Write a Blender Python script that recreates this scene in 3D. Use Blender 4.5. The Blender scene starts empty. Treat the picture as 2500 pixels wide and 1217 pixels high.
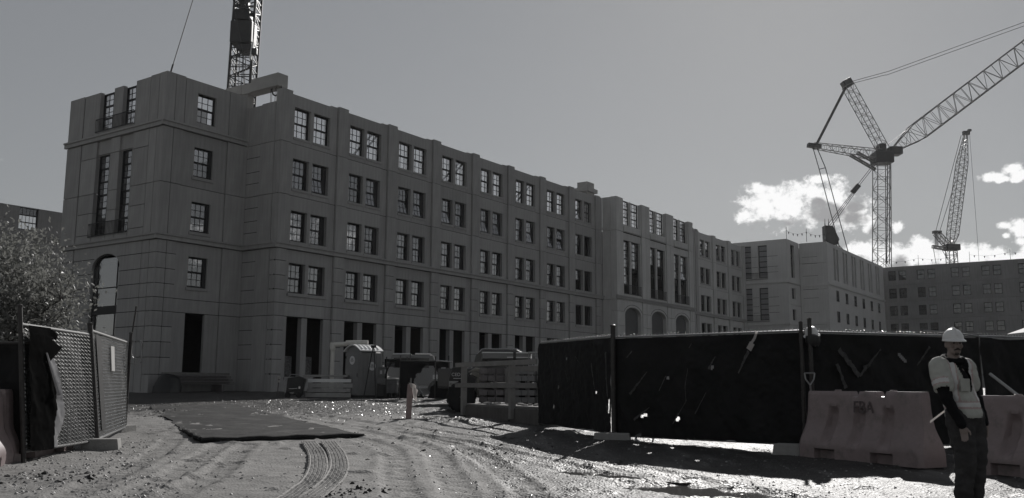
import bpy, bmesh, math, random
import numpy as np
from mathutils import Vector, Matrix, Euler, noise as mnoise
R = math.radians
scene = bpy.context.scene
COL = scene.collection
random.seed(11)
rng = np.random.default_rng(7)

# ------------------------------------------------------------------ camera, sky, sun, exposure
CAM_H, F_PX, PITCH, ROLL = 1.42, 2248.2, R(8.41), R(0.30)
cd = bpy.data.cameras.new('camera'); cam = bpy.data.objects.new('camera', cd); COL.objects.link(cam)
cd.sensor_fit = 'HORIZONTAL'; cd.sensor_width = 36.0; cd.lens = 36.0 * F_PX / 2500.0
cd.clip_start = 0.1; cd.clip_end = 3000
cam.matrix_world = (Matrix.Translation((0, 0, CAM_H)) @ Matrix.Rotation(math.pi / 2 + PITCH, 4, 'X') @ Matrix.Rotation(ROLL, 4, 'Z'))
scene.camera = cam

SUN_AZ, SUN_EL = R(17.5), R(28.0)            # azimuth measured from +Y towards +X
sl = bpy.data.lights.new('sun', 'SUN'); sl.energy = 4.4; sl.angle = R(0.53); sl.color = (1.0, 0.975, 0.95)
so = bpy.data.objects.new('sun', sl); COL.objects.link(so)
sdir = Vector((math.sin(SUN_AZ) * math.cos(SUN_EL), math.cos(SUN_AZ) * math.cos(SUN_EL), math.sin(SUN_EL)))
so.rotation_euler = sdir.to_track_quat('Z', 'Y').to_euler(); so.location = sdir * 60

wd = bpy.data.worlds.new('World'); scene.world = wd; wd.use_nodes = True
wt = wd.node_tree; wt.nodes.clear()
def wn(t, **k):
    n = wt.nodes.new(t)
    for a, v in k.items(): setattr(n, a, v)
    return n
def wl(a, b): wt.links.new(a, b)
def wmath(op, a, b=None, c=None, clamp=False):
    n = wn('ShaderNodeMath', operation=op); n.use_clamp = clamp
    for i, v in enumerate((a, b, c)):
        if v is None: continue
        if hasattr(v, 'links'): wl(v, n.inputs[i])
        else: n.inputs[i].default_value = v
    return n.outputs[0]
SKY_STRENGTH = 0.112
sky = wn('ShaderNodeTexSky'); sky.sky_type = 'NISHITA'; sky.sun_disc = False
sky.sun_elevation = SUN_EL; sky.sun_rotation = SUN_AZ; sky.air_density = 1.0; sky.dust_density = 0.25; sky.ozone_density = 1.0
hsv = wn('ShaderNodeHueSaturation'); hsv.inputs['Saturation'].default_value = 0.36
wl(sky.outputs[0], hsv.inputs['Color'])
gam = wn('ShaderNodeGamma'); gam.inputs['Gamma'].default_value = 0.50      # the photograph's tone curve is flat in the sky
wl(hsv.outputs[0], gam.inputs['Color'])
# clouds as a function of direction only: azimuth / elevation blobs broken up by noise
tc = wn('ShaderNodeTexCoord'); sx = wn('ShaderNodeSeparateXYZ'); wl(tc.outputs['Generated'], sx.inputs[0])
az = wmath('ARCTAN2', sx.outputs[0], sx.outputs[1]); el = wmath('ARCSINE', sx.outputs[2])
cv = wn('ShaderNodeCombineXYZ'); wl(az, cv.inputs[0]); wl(el, cv.inputs[1])
def wnoise(scale, detail, rough, off=(0, 0, 0), stretch=1.0):
    mp = wn('ShaderNodeMapping'); mp.inputs['Location'].default_value = off; mp.inputs['Scale'].default_value = (1, stretch, 1)
    wl(cv.outputs[0], mp.inputs['Vector'])
    n = wn('ShaderNodeTexNoise'); n.noise_dimensions = '2D'
    n.inputs['Scale'].default_value = scale; n.inputs['Detail'].default_value = detail; n.inputs['Roughness'].default_value = rough
    wl(mp.outputs[0], n.inputs['Vector']); return n.outputs['Fac']
n1 = wmath('ADD', wmath('MULTIPLY', wnoise(26, 10, 0.66, (0.3, 0.1, 0), 1.2), 0.55), wmath('MULTIPLY', wnoise(85, 8, 0.64, (3.3, 7.1, 0), 1.1), 0.45)); n2 = wnoise(34, 5, 0.55, (4.1, 2.2, 0), 1.3); n3 = wnoise(3.2, 3, 0.5, (1.7, 5.0, 0), 3.0)
CLOUDS = [(0.2714, 0.1894, 0.0237, 0.0216), (0.2944, 0.1883, 0.0287, 0.0224), (0.2657, 0.206, 0.0153, 0.0095), (0.3197, 0.1997, 0.023, 0.0147), (0.3437, 0.1919, 0.0268, 0.0181), (0.363, 0.1761, 0.0199, 0.0224), (0.3329, 0.1757, 0.0325, 0.0155), (0.3743, 0.165, 0.0115, 0.0155), (0.25, 0.1796, 0.0115, 0.0086), (0.4012, 0.1593, 0.0084, 0.0078), (0.369, 0.1374, 0.021, 0.0155), (0.3976, 0.1286, 0.0268, 0.0181), (0.4243, 0.1314, 0.023, 0.0173), (0.423, 0.1416, 0.0122, 0.0095), (0.4518, 0.1279, 0.023, 0.0155), (0.4716, 0.1256, 0.023, 0.0147), (0.4909, 0.1229, 0.023, 0.0112), (0.5115, 0.1204, 0.0268, 0.0121), (0.5316, 0.1173, 0.0306, 0.0173), (0.4889, 0.2019, 0.0115, 0.0052), (0.5088, 0.2085, 0.013, 0.006), (0.5171, 0.2018, 0.013, 0.0069), (0.4983, 0.1982, 0.0084, 0.0035), (0.5098, 0.1967, 0.0077, 0.0035), (0.4971, 0.1543, 0.0069, 0.0039), (0.5135, 0.1495, 0.013, 0.0095), (0.4976, 0.1448, 0.0046, 0.0035), (0.511, 0.138, 0.0084, 0.0052), (0.526, 0.1331, 0.023, 0.0173), (0.3284, 0.2118, 0.0115, 0.006)]
DARKS = [(0.339, 0.1775, 0.0252, 0.0147), (0.3613, 0.1824, 0.013, 0.0086), (0.3567, 0.1702, 0.0191, 0.0112), (0.3856, 0.1581, 0.0115, 0.0078), (0.2854, 0.1695, 0.0306, 0.006), (0.4011, 0.1223, 0.0138, 0.0104), (0.2643, 0.164, 0.0153, 0.006), (0.3273, 0.1866, 0.0099, 0.0086), (0.3655, 0.1884, 0.0077, 0.006)]
def blobs(lst):
    acc = None
    for (a, e, ra, re) in lst:
        dx = wmath('MULTIPLY', wmath('SUBTRACT', az, a), 1.0 / ra); dy = wmath('MULTIPLY', wmath('SUBTRACT', el, e), 1.0 / re)
        d = wmath('SUBTRACT', 1.0, wmath('SQRT', wmath('ADD', wmath('MULTIPLY', dx, dx), wmath('MULTIPLY', dy, dy))))
        acc = d if acc is None else wmath('SMOOTH_MAX', acc, d, 0.15)
    return acc
# the same kind of low cumulus goes on round the rest of the horizon
low = wmath('SUBTRACT', wmath('MULTIPLY', n3, 3.4), wmath('ADD', 2.2, wmath('MULTIPLY', wmath('ABSOLUTE', wmath('SUBTRACT', el, 0.16)), 9.0)))
away = wmath('MULTIPLY', wmath('SUBTRACT', wmath('ABSOLUTE', az), 0.72), 3.0)
low = wmath('MINIMUM', low, away)
fld = wmath('MAXIMUM', blobs(CLOUDS), low)
fld = wmath('ADD', fld, wmath('MULTIPLY', wmath('SUBTRACT', n1, 0.5), 3.5))
mr = wn('ShaderNodeMapRange', interpolation_type='SMOOTHSTEP'); wl(fld, mr.inputs[0]); mr.inputs[1].default_value = -0.06; mr.inputs[2].default_value = 0.60
dens = mr.outputs[0]
dk = wmath('ADD', blobs(DARKS), wmath('MULTIPLY', wmath('SUBTRACT', n2, 0.5), 1.9))
mr2 = wn('ShaderNodeMapRange', interpolation_type='SMOOTHSTEP'); wl(dk, mr2.inputs[0]); mr2.inputs[1].default_value = -0.05; mr2.inputs[2].default_value = 0.55
cmix = wn('ShaderNodeMix', data_type='RGBA'); wl(mr2.outputs[0], cmix.inputs[0])
CL_B = 8.4
cmix.inputs[6].default_value = (CL_B, CL_B, CL_B, 1); cmix.inputs[7].default_value = (2.75, 2.75, 2.8, 1)
smix = wn('ShaderNodeMix', data_type='RGBA'); wl(dens, smix.inputs[0]); wl(gam.outputs[0], smix.inputs[6]); wl(cmix.outputs[2], smix.inputs[7])
bg = wn('ShaderNodeBackground'); bg.inputs['Strength'].default_value = SKY_STRENGTH; wl(smix.outputs[2], bg.inputs['Color'])
wo = wn('ShaderNodeOutputWorld'); wl(bg.outputs[0], wo.inputs['Surface'])
vs = scene.view_settings; vs.view_transform = 'Standard'; vs.look = 'None'; vs.exposure = 0.0; vs.gamma = 1.0; vs.use_curve_mapping = False
scene.cycles.max_bounces = 8; scene.cycles.transparent_max_bounces = 24; scene.cycles.caustics_reflective = False; scene.cycles.caustics_refractive = False
scene.cycles.use_denoising = True

def G(y):                                     # height of the gently rising site
    return 0.0185 * min(max(y, -5.0), 75.0)

# ------------------------------------------------------------------ materials
M = {}
def mat(name, col, rough=0.7, spec=0.4, metal=0.0, var=0.12, vscale=3.0, bump=0.0, bscale=30.0, rand=0.0, streak=0.0, trans=0.0, coord='Object'):
    if name in M: return M[name]
    m = bpy.data.materials.new(name); m.use_nodes = True; t = m.node_tree; n = t.nodes; b = n['Principled BSDF']
    b.inputs['Roughness'].default_value = rough; b.inputs['Specular IOR Level'].default_value = spec; b.inputs['Metallic'].default_value = metal
    tcn = n.new('ShaderNodeTexCoord')
    nz = n.new('ShaderNodeTexNoise'); nz.inputs['Scale'].default_value = vscale; nz.inputs['Detail'].default_value = 6; nz.inputs['Roughness'].default_value = 0.62
    t.links.new(tcn.outputs[coord], nz.inputs['Vector'])
    mrn = n.new('ShaderNodeMapRange'); t.links.new(nz.outputs['Fac'], mrn.inputs[0]); mrn.inputs[1].default_value = 0.25; mrn.inputs[2].default_value = 0.75
    mrn.inputs[3].default_value = 1 - var; mrn.inputs[4].default_value = 1 + var
    val = mrn.outputs[0]
    if rand:
        oi = n.new('ShaderNodeObjectInfo'); r = n.new('ShaderNodeMapRange'); t.links.new(oi.outputs['Random'], r.inputs[0]); r.inputs[3].default_value = 1 - rand; r.inputs[4].default_value = 1 + rand
        mu = n.new('ShaderNodeMath'); mu.operation = 'MULTIPLY'; t.links.new(val, mu.inputs[0]); t.links.new(r.outputs[0], mu.inputs[1]); val = mu.outputs[0]
    if streak:
        mp = n.new('ShaderNodeMapping'); mp.inputs['Scale'].default_value = (1.6, 1.6, 0.12); t.links.new(tcn.outputs[coord], mp.inputs['Vector'])
        sn = n.new('ShaderNodeTexNoise'); sn.inputs['Scale'].default_value = 4.0; sn.inputs['Detail'].default_value = 5; t.links.new(mp.outputs[0], sn.inputs['Vector'])
        sr = n.new('ShaderNodeMapRange'); t.links.new(sn.outputs['Fac'], sr.inputs[0]); sr.inputs[1].default_value = 0.3; sr.inputs[2].default_value = 0.7; sr.inputs[3].default_value = 1 - streak; sr.inputs[4].default_value = 1 + streak * 0.6
        mu = n.new('ShaderNodeMath'); mu.operation = 'MULTIPLY'; t.links.new(val, mu.inputs[0]); t.links.new(sr.outputs[0], mu.inputs[1]); val = mu.outputs[0]
    vm = n.new('ShaderNodeVectorMath'); vm.operation = 'SCALE'; vm.inputs[0].default_value = col; t.links.new(val, vm.inputs['Scale'])
    t.links.new(vm.outputs[0], b.inputs['Base Color'])
    if bump:
        bn = n.new('ShaderNodeTexNoise'); bn.inputs['Scale'].default_value = bscale; bn.inputs['Detail'].default_value = 5; t.links.new(tcn.outputs[coord], bn.inputs['Vector'])
        bp = n.new('ShaderNodeBump'); bp.inputs['Strength'].default_value = bump; bp.inputs['Distance'].default_value = 0.02; t.links.new(bn.outputs['Fac'], bp.inputs['Height']); t.links.new(bp.outputs[0], b.inputs['Normal'])
    if trans:
        tr = n.new('ShaderNodeBsdfTranslucent'); t.links.new(vm.outputs[0], tr.inputs['Color']); mx = n.new('ShaderNodeMixShader'); mx.inputs[0].default_value = trans
        t.links.new(b.outputs[0], mx.inputs[1]); t.links.new(tr.outputs[0], mx.inputs[2]); t.links.new(mx.outputs[0], n['Material Output'].inputs['Surface'])
    M[name] = m; return m
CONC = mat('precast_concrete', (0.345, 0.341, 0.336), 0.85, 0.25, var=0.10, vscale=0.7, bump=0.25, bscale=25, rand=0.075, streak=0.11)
CONCW = mat('glare_lightened_precast', (0.50, 0.495, 0.487), 0.85, 0.25, var=0.10, vscale=0.7, bump=0.25, bscale=25, rand=0.06, streak=0.10)  # precast with the sun's veiling glare put into a lighter base colour
CONCB = mat('haze_lightened_precast', (0.53, 0.525, 0.516), 0.85, 0.25, var=0.08, vscale=0.6, bump=0.2, bscale=20, rand=0.04, streak=0.06)  # rear precast, its paler colour imitates brightening by haze and glare
CONCD = mat('weathered_concrete_far', (0.255, 0.252, 0.250), 0.9, 0.2, var=0.14, vscale=0.5, bump=0.2, bscale=20, rand=0.05, streak=0.12)
CONCN = mat('fresh_concrete', (0.36, 0.355, 0.345), 0.8, 0.3, var=0.10, vscale=1.2, bump=0.3, bscale=22)
JOINT = mat('joint_sealant', (0.018, 0.018, 0.018), 0.9, 0.1)
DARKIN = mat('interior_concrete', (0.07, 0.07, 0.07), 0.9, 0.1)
STEELD = mat('dark_window_steel', (0.022, 0.022, 0.023), 0.5, 0.4)
CRANE = mat('crane_paint', (0.19, 0.187, 0.182), 0.38, 0.5, var=0.25, vscale=1.2)
CRANED = mat('crane_machinery', (0.03, 0.03, 0.03), 0.5, 0.4, var=0.3, vscale=1.0)
ROPE = mat('wire_rope', (0.06, 0.06, 0.06), 0.5, 0.4, metal=0.3)
GALV = mat('galvanised_pipe', (0.30, 0.30, 0.30), 0.38, 0.5, metal=0.75, var=0.2, vscale=8)
DULLP = mat('dull_fence_pipe', (0.16, 0.16, 0.158), 0.65, 0.3, var=0.3, vscale=9)
WIRE = mat('chain_link_wire', (0.48, 0.48, 0.47), 0.27, 0.5, metal=0.8)
POSTD = mat('rusty_fence_post', (0.035, 0.032, 0.030), 0.5, 0.4, var=0.5, vscale=12)
FABRICK = mat('matt_black_fabric', (0.008, 0.008, 0.008), 1.0, 0.0, var=0.3)
FABRIC = mat('black_windscreen_fabric', (0.0135, 0.0135, 0.0138), 0.7, 0.14, var=0.45, vscale=2.5, bump=0.3, bscale=60)
FABRICT = mat('windscreen_crease_sheen', (0.12, 0.12, 0.12), 0.7, 0.25, var=0.5, vscale=14, trans=0.45, bump=0.4, bscale=40)  # lighter fabric colour for strips that imitate sheen on creases
SHEET = mat('clear_plastic_sheet', (0.42, 0.42, 0.43), 0.22, 0.5, var=0.25, vscale=5, trans=0.45, bump=0.5, bscale=9)
MESHC = mat('debris_netting', (0.035, 0.035, 0.035), 0.6, 0.3, var=0.4, vscale=6, trans=0.35, bump=0.3, bscale=50)
BARR = mat('faded_barrier_plastic', (0.255, 0.205, 0.203), 0.45, 0.45, var=0.2, vscale=3, bump=0.08, bscale=14)
BARRM = mat('barrier_stencil_paint', (0.115, 0.096, 0.096), 0.7, 0.2, var=0.4, vscale=20)
WOOD = mat('weathered_lumber', (0.19, 0.185, 0.178), 0.75, 0.25, var=0.22, vscale=4, bump=0.3, bscale=30, rand=0.14)
WOODP = mat('old_pallet_wood', (0.15, 0.14, 0.14), 0.8, 0.2, var=0.25, vscale=6, bump=0.3, bscale=30, rand=0.25)
PLASTG = mat('grey_moulded_plastic', (0.185, 0.185, 0.184), 0.5, 0.4, var=0.08, vscale=3)
WHITEP = mat('white_plastic', (0.74, 0.74, 0.73), 0.42, 0.45, var=0.06, vscale=5)
HATW = mat('white_helmet_shell', (0.70, 0.70, 0.69), 0.3, 0.5, var=0.03)
PAINTB = mat('pale_machine_paint', (0.20, 0.19, 0.165), 0.45, 0.5, var=0.15, vscale=5)
BLACKP = mat('black_plastic', (0.018, 0.018, 0.018), 0.45, 0.45, var=0.25, vscale=6)
RUBBER = mat('tyre_rubber', (0.020, 0.020, 0.020), 0.75, 0.3, var=0.35, vscale=9, bump=0.3, bscale=30)
CHROME = mat('bare_metal_trim', (0.55, 0.55, 0.55), 0.22, 0.5, metal=0.9)
DARKGL = mat('dark_vehicle_glass', (0.02, 0.02, 0.022), 0.06, 0.6)
PRINTW = mat('white_print', (0.6, 0.6, 0.6), 0.6, 0.3)
TOWERIN = mat('pale_interior_wall', (0.30, 0.30, 0.30), 0.9, 0.1)
PALEB = mat('pale_board', (0.33, 0.325, 0.315), 0.75, 0.25, var=0.2, vscale=4, bump=0.3, rand=0.12)
STAKE = mat('pink_painted_stake', (0.30, 0.235, 0.225), 0.8, 0.2, var=0.2, vscale=12)
TAPE = mat('pale_flagging_tape', (0.5, 0.47, 0.45), 0.6, 0.3, trans=0.3)
SKIN = mat('skin', (0.25, 0.205, 0.185), 0.55, 0.35, var=0.08, vscale=18)
HAIR = mat('dark_facial_hair', (0.02, 0.018, 0.017), 0.8, 0.2)
VEST = mat('hi_vis_vest_cloth', (0.50, 0.505, 0.465), 0.75, 0.25, var=0.16, vscale=9, bump=0.25, bscale=45, trans=0.12)
VESTR = mat('vest_reflective_tape', (0.60, 0.60, 0.59), 0.45, 0.5, var=0.12, vscale=14)
VESTP = mat('vest_pink_edging', (0.46, 0.36, 0.345), 0.75, 0.2, var=0.15, vscale=12)
HOOD = mat('black_hoodie_cloth', (0.011, 0.011, 0.012), 0.9, 0.15, var=0.3, vscale=9, bump=0.25, bscale=45)
JEAN = mat('dark_work_trousers', (0.055, 0.053, 0.053), 0.9, 0.15, var=0.3, vscale=8, bump=0.3, bscale=40)
BOOT = mat('muddy_work_boot', (0.03, 0.028, 0.026), 0.8, 0.2, var=0.4, vscale=16)
MATR = mat('rubber_track_mat', (0.028, 0.028, 0.028), 0.9, 0.12, var=0.55, vscale=2.6, bump=0.8, bscale=9)
LEAF = mat('grey_green_leaf', (0.185, 0.187, 0.176), 0.5, 0.5, var=0.45, vscale=1.4, trans=0.45)
BARK = mat('tree_bark', (0.07, 0.066, 0.062), 0.9, 0.2, var=0.3, vscale=9, bump=0.4)
BLOCK = mat('cast_concrete_block', (0.30, 0.295, 0.285), 0.9, 0.2, var=0.15, vscale=7, bump=0.3)
FLAG = mat('pennant_cloth', (0.10, 0.10, 0.10), 0.8, 0.2, trans=0.3)
CLODM = mat('dark_mud_clod', (0.028, 0.027, 0.026), 0.7, 0.3, var=0.4, vscale=20, bump=0.4, bscale=40)
def muddy(m, mud, lo, hi, scale):
    t = m.node_tree; n = t.nodes; b = n['Principled BSDF']; src = b.inputs['Base Color'].links[0].from_socket
    tcn = n.new('ShaderNodeTexCoord'); nz = n.new('ShaderNodeTexNoise'); nz.inputs['Scale'].default_value = scale; nz.inputs['Detail'].default_value = 9; nz.inputs['Roughness'].default_value = 0.7; t.links.new(tcn.outputs['Object'], nz.inputs['Vector'])
    r = n.new('ShaderNodeMapRange'); r.inputs[1].default_value = lo; r.inputs[2].default_value = hi; t.links.new(nz.outputs['Fac'], r.inputs[0])
    mx = n.new('ShaderNodeMix'); mx.data_type = 'RGBA'; mx.inputs[7].default_value = (*mud, 1); t.links.new(r.outputs[0], mx.inputs[0]); t.links.new(src, mx.inputs[6]); t.links.new(mx.outputs[2], b.inputs['Base Color'])
muddy(MATR, (0.085, 0.083, 0.08), 0.52, 0.72, 1.4); muddy(JEAN, (0.10, 0.097, 0.093), 0.58, 0.75, 5.0); muddy(BARR, (0.15, 0.128, 0.124), 0.5, 0.7, 3.2)
def glass_mat(name, refl, tint=0.8):
    m = bpy.data.materials.new(name); m.use_nodes = True; t = m.node_tree; n = t.nodes; n.clear()
    out = n.new('ShaderNodeOutputMaterial'); tr = n.new('ShaderNodeBsdfTransparent'); tr.inputs[0].default_value = (tint, tint, tint, 1)
    gl = n.new('ShaderNodeBsdfGlossy'); gl.inputs['Roughness'].default_value = 0.02; gl.inputs[0].default_value = (0.95, 0.95, 0.96, 1)
    fr = n.new('ShaderNodeLayerWeight'); fr.inputs[0].default_value = 0.35
    mr_ = n.new('ShaderNodeMapRange'); mr_.inputs[3].default_value = refl; mr_.inputs[4].default_value = min(1, refl + 0.45); t.links.new(fr.outputs['Fresnel'], mr_.inputs[0])
    nz = n.new('ShaderNodeTexNoise'); nz.inputs['Scale'].default_value = 1.6; tcn = n.new('ShaderNodeTexCoord'); t.links.new(tcn.outputs['Object'], nz.inputs[0])
    bp = n.new('ShaderNodeBump'); bp.inputs['Strength'].default_value = 0.05; bp.inputs['Distance'].default_value = 0.05; t.links.new(nz.outputs[0], bp.inputs['Height']); t.links.new(bp.outputs[0], gl.inputs['Normal'])
    mx = n.new('ShaderNodeMixShader'); t.links.new(mr_.outputs[0], mx.inputs[0]); t.links.new(tr.outputs[0], mx.inputs[1]); t.links.new(gl.outputs[0], mx.inputs[2]); t.links.new(mx.outputs[0], out.inputs['Surface'])
    M[name] = m; return m
GLASS = glass_mat('window_glass', 0.10, 0.93)
GLASSC = glass_mat('mirror_window_glass', 0.30, 0.6)
GLASSB = glass_mat('coated_window_glass', 0.22, 0.5)
GLASSF = glass_mat('far_window_glass', 0.09, 0.5)
GLASSD = glass_mat('dull_window_glass', 0.17, 0.5)
GLASSE = glass_mat('filmed_window_glass', 0.31, 0.4)

# ------------------------------------------------------------------ mesh helpers
class MB:
    """collects faces; build() links ONE mesh object"""
    def __init__(s): s.v = []; s.f = []; s.mi = []; s.m = 0
    def face(s, pts):
        i = len(s.v); s.v += [tuple(p) for p in pts]; s.f.append(tuple(range(i, i + len(pts)))); s.mi.append(s.m)
    def box(s, x0, x1, y0, y1, z0, z1, T=None):
        c = [(x0, y0, z0), (x1, y0, z0), (x1, y1, z0), (x0, y1, z0), (x0, y0, z1), (x1, y0, z1), (x1, y1, z1), (x0, y1, z1)]
        if T is not None: c = [tuple(T @ Vector(p)) for p in c]
        i = len(s.v); s.v += c
        for q in ((0, 3, 2, 1), (4, 5, 6, 7), (0, 1, 5, 4), (1, 2, 6, 5), (2, 3, 7, 6), (3, 0, 4, 7)):
            s.f.append(tuple(i + k for k in q)); s.mi.append(s.m)
    def prism(s, poly, y0, y1, T=None):       # polygon in xz pushed along y
        n = len(poly); a = [(p[0], y0, p[1]) for p in poly]; b = [(p[0], y1, p[1]) for p in poly]
        c = a + b
        if T is not None: c = [tuple(T @ Vector(p)) for p in c]
        i = len(s.v); s.v += c
        s.f.append(tuple(i + k for k in range(n))); s.mi.append(s.m); s.f.append(tuple(i + n + k for k in reversed(range(n)))); s.mi.append(s.m)
        for k in range(n):
            j = (k + 1) % n; s.f.append((i + k, i + n + k, i + n + j, i + j)); s.mi.append(s.m)
    def tube(s, p, q, r, n=6, r2=None, cap=True):
        p = Vector(p); q = Vector(q); d = q - p
        if d.length < 1e-6: return
        d.normalize(); a = d.orthogonal().normalized(); b = d.cross(a); r2 = r if r2 is None else r2
        i = len(s.v)
        for (c, rr) in ((p, r), (q, r2)):
            for k in range(n):
                t = 2 * math.pi * k / n; s.v.append(tuple(c + (a * math.cos(t) + b * math.sin(t)) * rr))
        for k in range(n):
            j = (k + 1) % n; s.f.append((i + k, i + j, i + n + j, i + n + k)); s.mi.append(s.m)
        if cap:
            s.f.append(tuple(i + k for k in reversed(range(n)))); s.mi.append(s.m); s.f.append(tuple(i + n + k for k in range(n))); s.mi.append(s.m)
    def path(s, pts, r, n=6):
        for a, b in zip(pts[:-1], pts[1:]): s.tube(a, b, r, n)
    def lathe(s, prof, c=(0, 0, 0), n=16, T=None):   # profile (r, z)
        i = len(s.v)
        for (r, z) in prof:
            for k in range(n):
                t = 2 * math.pi * k / n; p = Vector((c[0] + r * math.cos(t), c[1] + r * math.sin(t), c[2] + z)); s.v.append(tuple(T @ p) if T is not None else tuple(p))
        for a in range(len(prof) - 1):
            for k in range(n):
                j = (k + 1) % n; s.f.append((i + a * n + k, i + a * n + j, i + (a + 1) * n + j, i + (a + 1) * n + k)); s.mi.append(s.m)
        s.f.append(tuple(i + k for k in reversed(range(n)))); s.mi.append(s.m)
        e = i + (len(prof) - 1) * n; s.f.append(tuple(e + k for k in range(n))); s.mi.append(s.m)
    def mesh(s, name, mats):
        me = bpy.data.meshes.new(name); me.from_pydata(s.v, [], s.f)
        if not isinstance(mats, (list, tuple)): mats = [mats]
        for m in mats: me.materials.append(m)
        if len(mats) > 1: me.polygons.foreach_set('material_index', s.mi)
        me.update(); return me
    def build(s, name, mats, parent=None, loc=(0, 0, 0), rot=(0, 0, 0), smooth=False, bevel=0.0, bseg=2):
        me = s.mesh(name, mats)
        if smooth: smooth_mesh(me)
        if bevel:
            bm = bmesh.new(); bm.from_mesh(me); bmesh.ops.remove_doubles(bm, verts=bm.verts, dist=1e-5)
            es = [e for e in bm.edges if len(e.link_faces) == 2 and e.calc_face_angle(0) > 0.5]
            bmesh.ops.bevel(bm, geom=es, offset=bevel, segments=bseg, affect='EDGES', profile=0.7, clamp_overlap=True)
            bm.to_mesh(me); bm.free(); me.update()
        return link(name, me, parent, loc, rot)
def smooth_mesh(me, ang=0.7):
    bm = bmesh.new(); bm.from_mesh(me); bmesh.ops.remove_doubles(bm, verts=bm.verts, dist=1e-5)
    for f in bm.faces: f.smooth = True
    for e in bm.edges:
        if len(e.link_faces) == 2 and e.calc_face_angle(0) > ang: e.smooth = False
    bm.to_mesh(me); bm.free(); me.update()
def link(name, me, parent=None, loc=(0, 0, 0), rot=(0, 0, 0)):
    o = bpy.data.objects.new(name, me); COL.objects.link(o); o.location = loc; o.rotation_euler = rot
    if parent is not None: o.parent = parent
    return o
def thing(name, label, cat, loc=(0, 0, 0), rz=0.0, group=None):
    o = bpy.data.objects.new(name, None); COL.objects.link(o); o.location = loc; o.rotation_euler = (0, 0, rz); o.empty_display_size = 0.3
    return tag(o, label, cat, group)
def tag(o, label, cat, group=None):
    o['label'] = label; o['category'] = cat
    if group: o['group'] = group
    return o
def struct(o): o['kind'] = 'structure'; return o
def stuff(o): o['kind'] = 'stuff'; return o
def dup(o, parent=None):
    c = o.copy(); COL.objects.link(c)
    if parent is not None: c.parent = parent
    for ch in [x for x in COL.objects if x.parent == o]: dup(ch, c)
    return c
# ------------------------------------------------------------------ ground
def smooth01(x): x = np.clip(x, 0, 1); return x * x * (3 - 2 * x)
def vnoise(x, y, s, seed):
    # value noise on a lattice
    x = x / s; y = y / s; xi = np.floor(x).astype(np.int64); yi = np.floor(y).astype(np.int64); fx = x - xi; fy = y - yi
    def h(a, b):
        v = np.sin((a * 127.1 + b * 311.7 + seed * 74.7)) * 43758.5453; return v - np.floor(v)
    u = fx * fx * (3 - 2 * fx); v = fy * fy * (3 - 2 * fy)
    return (h(xi, yi) * (1 - u) + h(xi + 1, yi) * u) * (1 - v) + (h(xi, yi + 1) * (1 - u) + h(xi + 1, yi + 1) * u) * v
def seg_dist(px, py, line):
    best = np.full(px.shape, 1e9)
    for (x0, y0), (x1, y1) in zip(line[:-1], line[1:]):
        dx, dy = x1 - x0, y1 - y0; L = dx * dx + dy * dy
        t = np.clip(((px - x0) * dx + (py - y0) * dy) / L, 0, 1)
        best = np.minimum(best, np.hypot(px - x0 - t * dx, py - y0 - t * dy))
    return best
def spline(pts, n=60):
    P = [Vector((p[0], p[1], 0)) for p in pts]; P = [P[0] * 2 - P[1]] + P + [P[-1] * 2 - P[-2]]; out = []
    for i in range(1, len(P) - 2):
        for k in range(n // (len(P) - 3)):
            t = k / (n // (len(P) - 3)); a, b, c, d = P[i - 1], P[i], P[i + 1], P[i + 2]
            out.append((0.5 * ((2 * b) + (c - a) * t + (2 * a - 5 * b + 4 * c - d) * t * t + (3 * b - a - 3 * c + d) * t * t * t))[:2])
    out.append(tuple(P[-2][:2])); return out
ARCS = [spline(p, 16) for p in ([(-4.0, 9.2), (-4.45, 12.4), (-4.97, 15.3), (-5.37, 17.6)], [(-4.6, 9.2), (-5.29, 12.86), (-5.96, 15.96), (-6.6, 18.3)],
        [(-3.6, 9.2), (-3.9, 12.4), (-4.5, 15.3), (-4.9, 17.4)], [(-7.6, 28.5), (-5.0, 24.4), (-2.15, 19.9), (-0.75, 17.5), (1.2, 13.0), (2.6, 9.5)], [(-6.6, 28.9), (-4.2, 24.9), (-1.2, 20.2), (0.1, 17.6), (2.1, 13.0), (3.6, 9.5)],
        [(-1.0, 9.2), (-1.6, 13.0), (-2.2, 16.5), (-4.2, 21.0)], [(-0.4, 9.2), (-0.9, 13.0), (-1.5, 16.5), (-3.4, 21.0)], [(0.4, 9.2), (-0.1, 13.0), (-0.9, 16.8), (-2.8, 21.6)])]
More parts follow.
